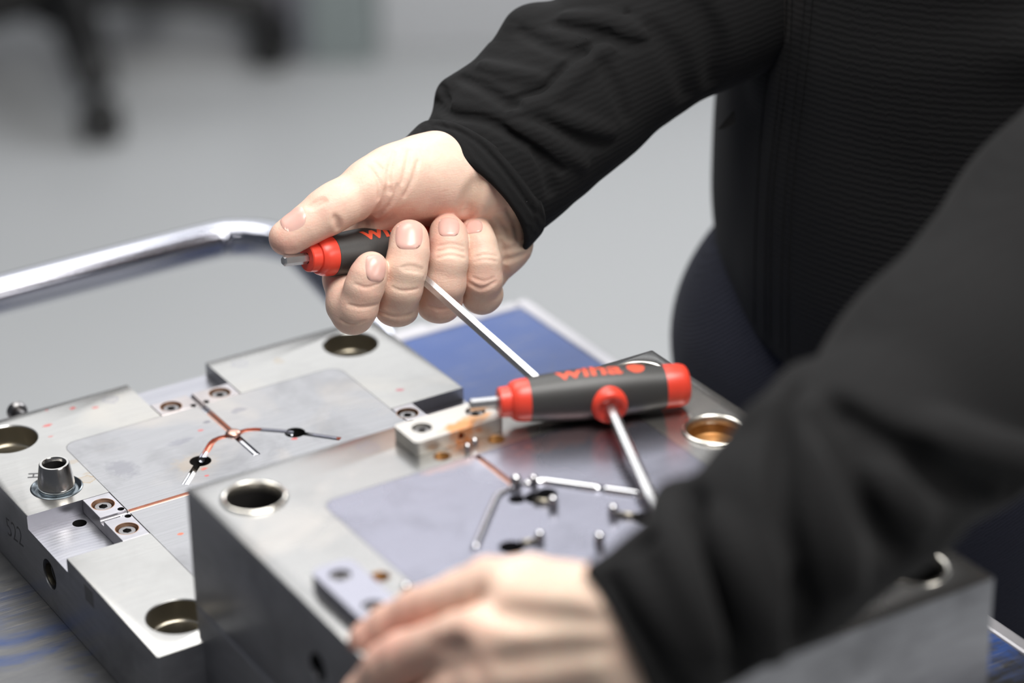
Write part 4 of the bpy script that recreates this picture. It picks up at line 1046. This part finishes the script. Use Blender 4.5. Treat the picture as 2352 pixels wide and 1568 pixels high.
bm_obj('drawcord_tab', b, M['jacket'], jacket)

# ------------------------------------------------------------------ jacket: right sleeve (far arm)
def far_sleeve():
    H = Field((896, -60, -760), (1800, 620, 60), 3.6)
    C0 = (1074, 442, -262)                           # centre of the cuff opening
    H.cone((1046, 482, -245), (1180, 330, -300), 172, 180, 40); H.cone((1180, 330, -300), (1290, 232, -350), 178, 182, 60)
    H.cone((1290, 232, -350), (1440, 112, -410), 182, 178, 60); H.cone((1440, 112, -410), (1620, -10, -480), 178, 205, 60); H.cone((1620, -20, -480), (1900, -180, -560), 215, 260, 60)
    # bulges where the cloth bunches behind the cuff
    H.cone((1040, 215, -300), (1120, 190, -300), 34, 46, 50); H.cone((1170, 130, -330), (1215, 80, -340), 40, 50, 60); H.ell((1302, 392, -320), (56, 54, 80), 26); H.ell((1232, 66, -360), (60, 48, 60), 50)
    H.cone((1252, 420, -320), (1310, 400, -350), 30, 34, 30); H.cone((1330, 330, -350), (1420, 290, -380), 44, 44, 60)
    # long fold lines
    def cr(pts, r, d, k, rid=False): H.crease(pts, r, d, k, rid)
    cr([(1000, 232, .6), (1040, 262, 1), (1120, 278, 1), (1210, 330, 1), (1290, 390, .7)], 10, 12, 16)
    cr([(1168, 248, .6), (1200, 222, 1), (1245, 208, 1), (1300, 152, 1), (1370, 92, 1), (1440, 30, .8)], 9, 11, 12)
    cr([(1180, 262, .5), (1215, 248, 1), (1262, 232, 1), (1330, 170, 1), (1400, 110, .8)], 16, 7, 18, True)
    cr([(1240, 282, .5), (1300, 310, 1), (1360, 330, 1), (1400, 330, .5)], 13, 9, 22); cr([(1180, 285, .5), (1240, 310, 1), (1300, 350, 1), (1340, 380, .6)], 14, 8, 22, True)
    cr([(1270, 258, .5), (1330, 280, 1), (1400, 300, .7)], 14, 7, 24, True); cr([(1060, 176, .5), (1110, 200, 1), (1160, 232, 1), (1190, 240, .6)], 11, 9, 18)
    cr([(1010, 190, .6), (1018, 215, 1), (1030, 236, .8)], 9, 9, 12); cr([(1110, 150, .5), (1170, 170, 1), (1240, 180, .6)], 14, 8, 24, True); cr([(1195, 70, .5), (1280, 110, 1), (1340, 120, .5)], 12, 8, 24)
    cr([(1280, 55, .5), (1370, 70, 1), (1440, 100, .8), (1480, 96, .5)], 12, 8, 22); cr([(1300, 40, .5), (1400, 52, 1), (1480, 80, .6)], 16, 8, 26, True)
    cr([(1380, 140, .5), (1420, 210, 1), (1440, 270, .5)], 12, 5, 24); cr([(1500, 60, .4), (1560, 140, 1), (1580, 220, .5)], 18, 7, 34); cr([(1600, 10, .4), (1640, 100, 1), (1640, 190, .5)], 20, 8, 34)
    cr([(1230, 350, .4), (1262, 400, 1), (1268, 440, .8)], 12, 10, 20)
    # open end: cut square to the arm and hollow it
    n = np.array((-.60, .68, .42)); n /= np.linalg.norm(n)
    H.plane((1066, 452, -250), tuple(n), 10)
    H.cone((1000, 545, -215), (1172, 340, -298), 160, 162, 6, 'sub')
    return H
HS = far_sleeve(); VS, QS = HS.mesh(2); WS = px_world(VS, DH)
sleeve = worn('sleeve', np_mesh('sleeve', WS, QS, True), M['jacket']); bS = bvh_from(WS, QS)
def far_cuff():
    H = Field((880, 200, -560), (1330, 640, 60), 3.0)
    H.cone((1040, 478, -245), (1180, 330, -300), 192, 186, 40)
    n = np.array((-.60, .68, .42)); n /= np.linalg.norm(n)
    p = np.array((1060, 460, -246.))
    H.plane(p, n, 12); H.plane(p-n*74, -n, 12)
    for pts in ([(1010, 268, .6), (1085, 292, 1), (1150, 345, 1), (1196, 400, 1), (1240, 462, .8)], [(1000, 285, .6), (1070, 308, 1), (1136, 366, 1), (1182, 425, 1), (1228, 492, .8)]): H.crease(pts, 5, 3.4, 6)
    H.cone((1000, 545, -215), (1172, 340, -298), 168, 165, 8, 'sub')
    return H
VC, QC = far_cuff().mesh(2); WC = px_world(VC, DH); cuff = worn('cuff', np_mesh('cuff', WC, QC, True), M['cuff']); bC = bvh_from(WC, QC)
stitches('cuff_stitching', bC, [(1098, 300), (1150, 350), (1190, 400), (1232, 455)], .0022, .0014, .0007, M['stitch'], cuff)
stitches('cuff_stitching', bC, [(1085, 285), (1160, 340), (1215, 400), (1240, 430)], .0022, .0014, .0007, M['stitch'], cuff)
stitches('cuff_stitching', bC, [(1212, 500), (1216, 470), (1232, 430), (1262, 395)], .0014, .0022, .0006, M['stitch'], cuff, (-.0018, .0018), .9)
stitches('seam_stitching', bS, [(1080, 250), (1120, 212), (1180, 165), (1232, 130), (1262, 100)], .0013, .0022, .0005, M['stitch'], sleeve, (-.0022, .0, .0022), .9)
stitches('seam_stitching', bS, [(1358, 122), (1390, 160), (1425, 205), (1440, 235)], .0013, .0024, .0005, M['stitch'], sleeve, (-.0022, .0, .0022), .9)
stitches('seam_stitching', bS, [(1230, 55), (1290, 80), (1345, 100)], .0013, .0024, .0005, M['stitch'], sleeve, (-.0022, 0., .0022), .9)
stitches('seam_stitching', bS, [(1290, 375), (1360, 350), (1420, 318), (1480, 290)], .0013, .0018, .0004, M['stitch'], sleeve, (-.0010, .0010), .6)

# ------------------------------------------------------------------ jacket: left sleeve (near arm)
def near_sleeve():
    H = Field((1290, 120, -1500), (2900, 1800, 560), 7.2)
    H.cone((1410, 1492, 60), (1590, 1385, 40), 188, 196, 40); H.cone((1590, 1375, 40), (1790, 1245, 0), 190, 232, 80)
    H.cone((1790, 1245, 0), (1975, 1085, -110), 228, 246, 90); H.cone((1975, 1085, -110), (2185, 890, -360), 246, 278, 90)
    H.cone((2185, 890, -360), (2480, 560, -700), 278, 300, 90); H.cone((2480, 560, -700), (2900, 120, -1150), 300, 330, 60)
    # the bunched cloth at the elbow bend: a peak with folds fanning down from it
    H.cone((1835, 888, -150), (1800, 985, -60), 40, 80, 60); H.cone((1850, 892, -120), (1990, 965, 40), 38, 46, 50); H.cone((1990, 965, 40), (2160, 1015, 60), 46, 50, 50); H.cone((2160, 1015, 60), (2400, 1060, -60), 50, 60, 60)
    H.cone((1556, 1158, 0), (1562, 1270, 20), 62, 66, 36); H.cone((1400, 1352, 90), (1560, 1330, 60), 66, 80, 40); H.cone((1700, 1075, -40), (1760, 1000, -60), 50, 56, 60)
    def cr(pts, r, d, k, rid=False): H.crease(pts, r, d*(1.15 if rid else 1.3), k, rid)
    cr([(1905, 945, .7), (1980, 1015, 1), (2080, 1060, 1), (2200, 1100, 1), (2330, 1120, .7)], 40, 46, 50)
    cr([(1822, 905, .5), (1806, 980, 1), (1796, 1080, 1), (1800, 1190, 1), (1830, 1290, .8), (1850, 1370, .5)], 30, 36, 34)
    cr([(1850, 930, .5), (1880, 1040, 1), (1900, 1150, 1), (1930, 1270, 1), (1950, 1350, .6)], 44, 26, 46, True)
    cr([(1880, 960, .5), (1950, 1060, 1), (1985, 1150, 1), (2040, 1220, 1), (2080, 1260, .6)], 34, 34, 42)
    cr([(1960, 1010, .5), (2040, 1110, 1), (2110, 1200, .8)], 40, 22, 46, True)
    cr([(1585, 1130, .5), (1598, 1200, 1), (1640, 1290, 1), (1670, 1400, 1), (1700, 1500, 1), (1720, 1600, .8)], 34, 42, 38)
    cr([(1650, 1200, .5), (1700, 1290, 1), (1745, 1400, 1), (1775, 1490, .8)], 44, 24, 46, True)
    cr([(1520, 1160, .6), (1535, 1250, 1), (1580, 1370, 1), (1630, 1500, .8)], 40, 22, 40, True)
    cr([(1400, 1330, .6), (1450, 1400, 1), (1520, 1500, 1), (1560, 1600, .8)], 26, 20, 30); cr([(1440, 1290, .6), (1500, 1390, 1), (1570, 1500, .8)], 36, 16, 40, True)
    cr([(1830, 1330, .5), (1845, 1400, 1), (1830, 1470, .8)], 30, 26, 34); cr([(1500, 1235, .6), (1450, 1262, 1), (1400, 1275, .6)], 14, 14, 22)
    n = np.array((-.89, .44, .1)); n /= np.linalg.norm(n)
    H.plane((1398, 1432, 60), tuple(n), 16)
    H.cone((1300, 1570, 60), (1475, 1462, 50), 172, 150, 8, 'sub')
    return H
VL, QL = near_sleeve().mesh(2); WL = px_world(VL, DN)
sl2 = worn('sleeve', np_mesh('sleeve', WL, QL, True), M['jacket'], 'near sleeve bunched into folds at the elbow')

# ------------------------------------------------------------------ trousers and shoes
def trousers():
    H = Field((-.30, -.22, .05), (.32, .26, .98), .008)
    H.cone((.025, -.018, .92), (.010, -.010, .84), .110, .118, .04, sc=(.66, 1, 1))
    H.cone((-.080, .026, .845), (-.10, .0, .50), .099, .068, .05); H.cone((-.10, 0, .50), (-.11, -.03, .10), .066, .055, .03)
    H.cone((.105, .018, .85), (.11, .0, .50), .099, .068, .05); H.cone((.10, 0, .50), (.11, -.03, .10), .066, .055, .03)
    return H.mesh(2)
VJ, QJ = trousers(); worn('trousers', np_mesh('trousers', to_world(VJ), QJ), M['jeans'], 'dark blue denim')
for k in (-1, 1):
    H = Field((-.25, -.16, -.02), (.25, .26, .16), .006); H.cone((.11*k, -.04, .045), (.12*k, .13, .032), .042, .036, .02, sc=(.9, 1, 1)); H.cone((.11*k, -.03, .05), (.11*k, -.03, .10), .044, .046, .02); H.plane((0, 0, .001), (0, 0, -1), .004)
    V, Q = H.mesh(1); worn('shoe', np_mesh('shoe', to_world(V), Q), M['rubber'])
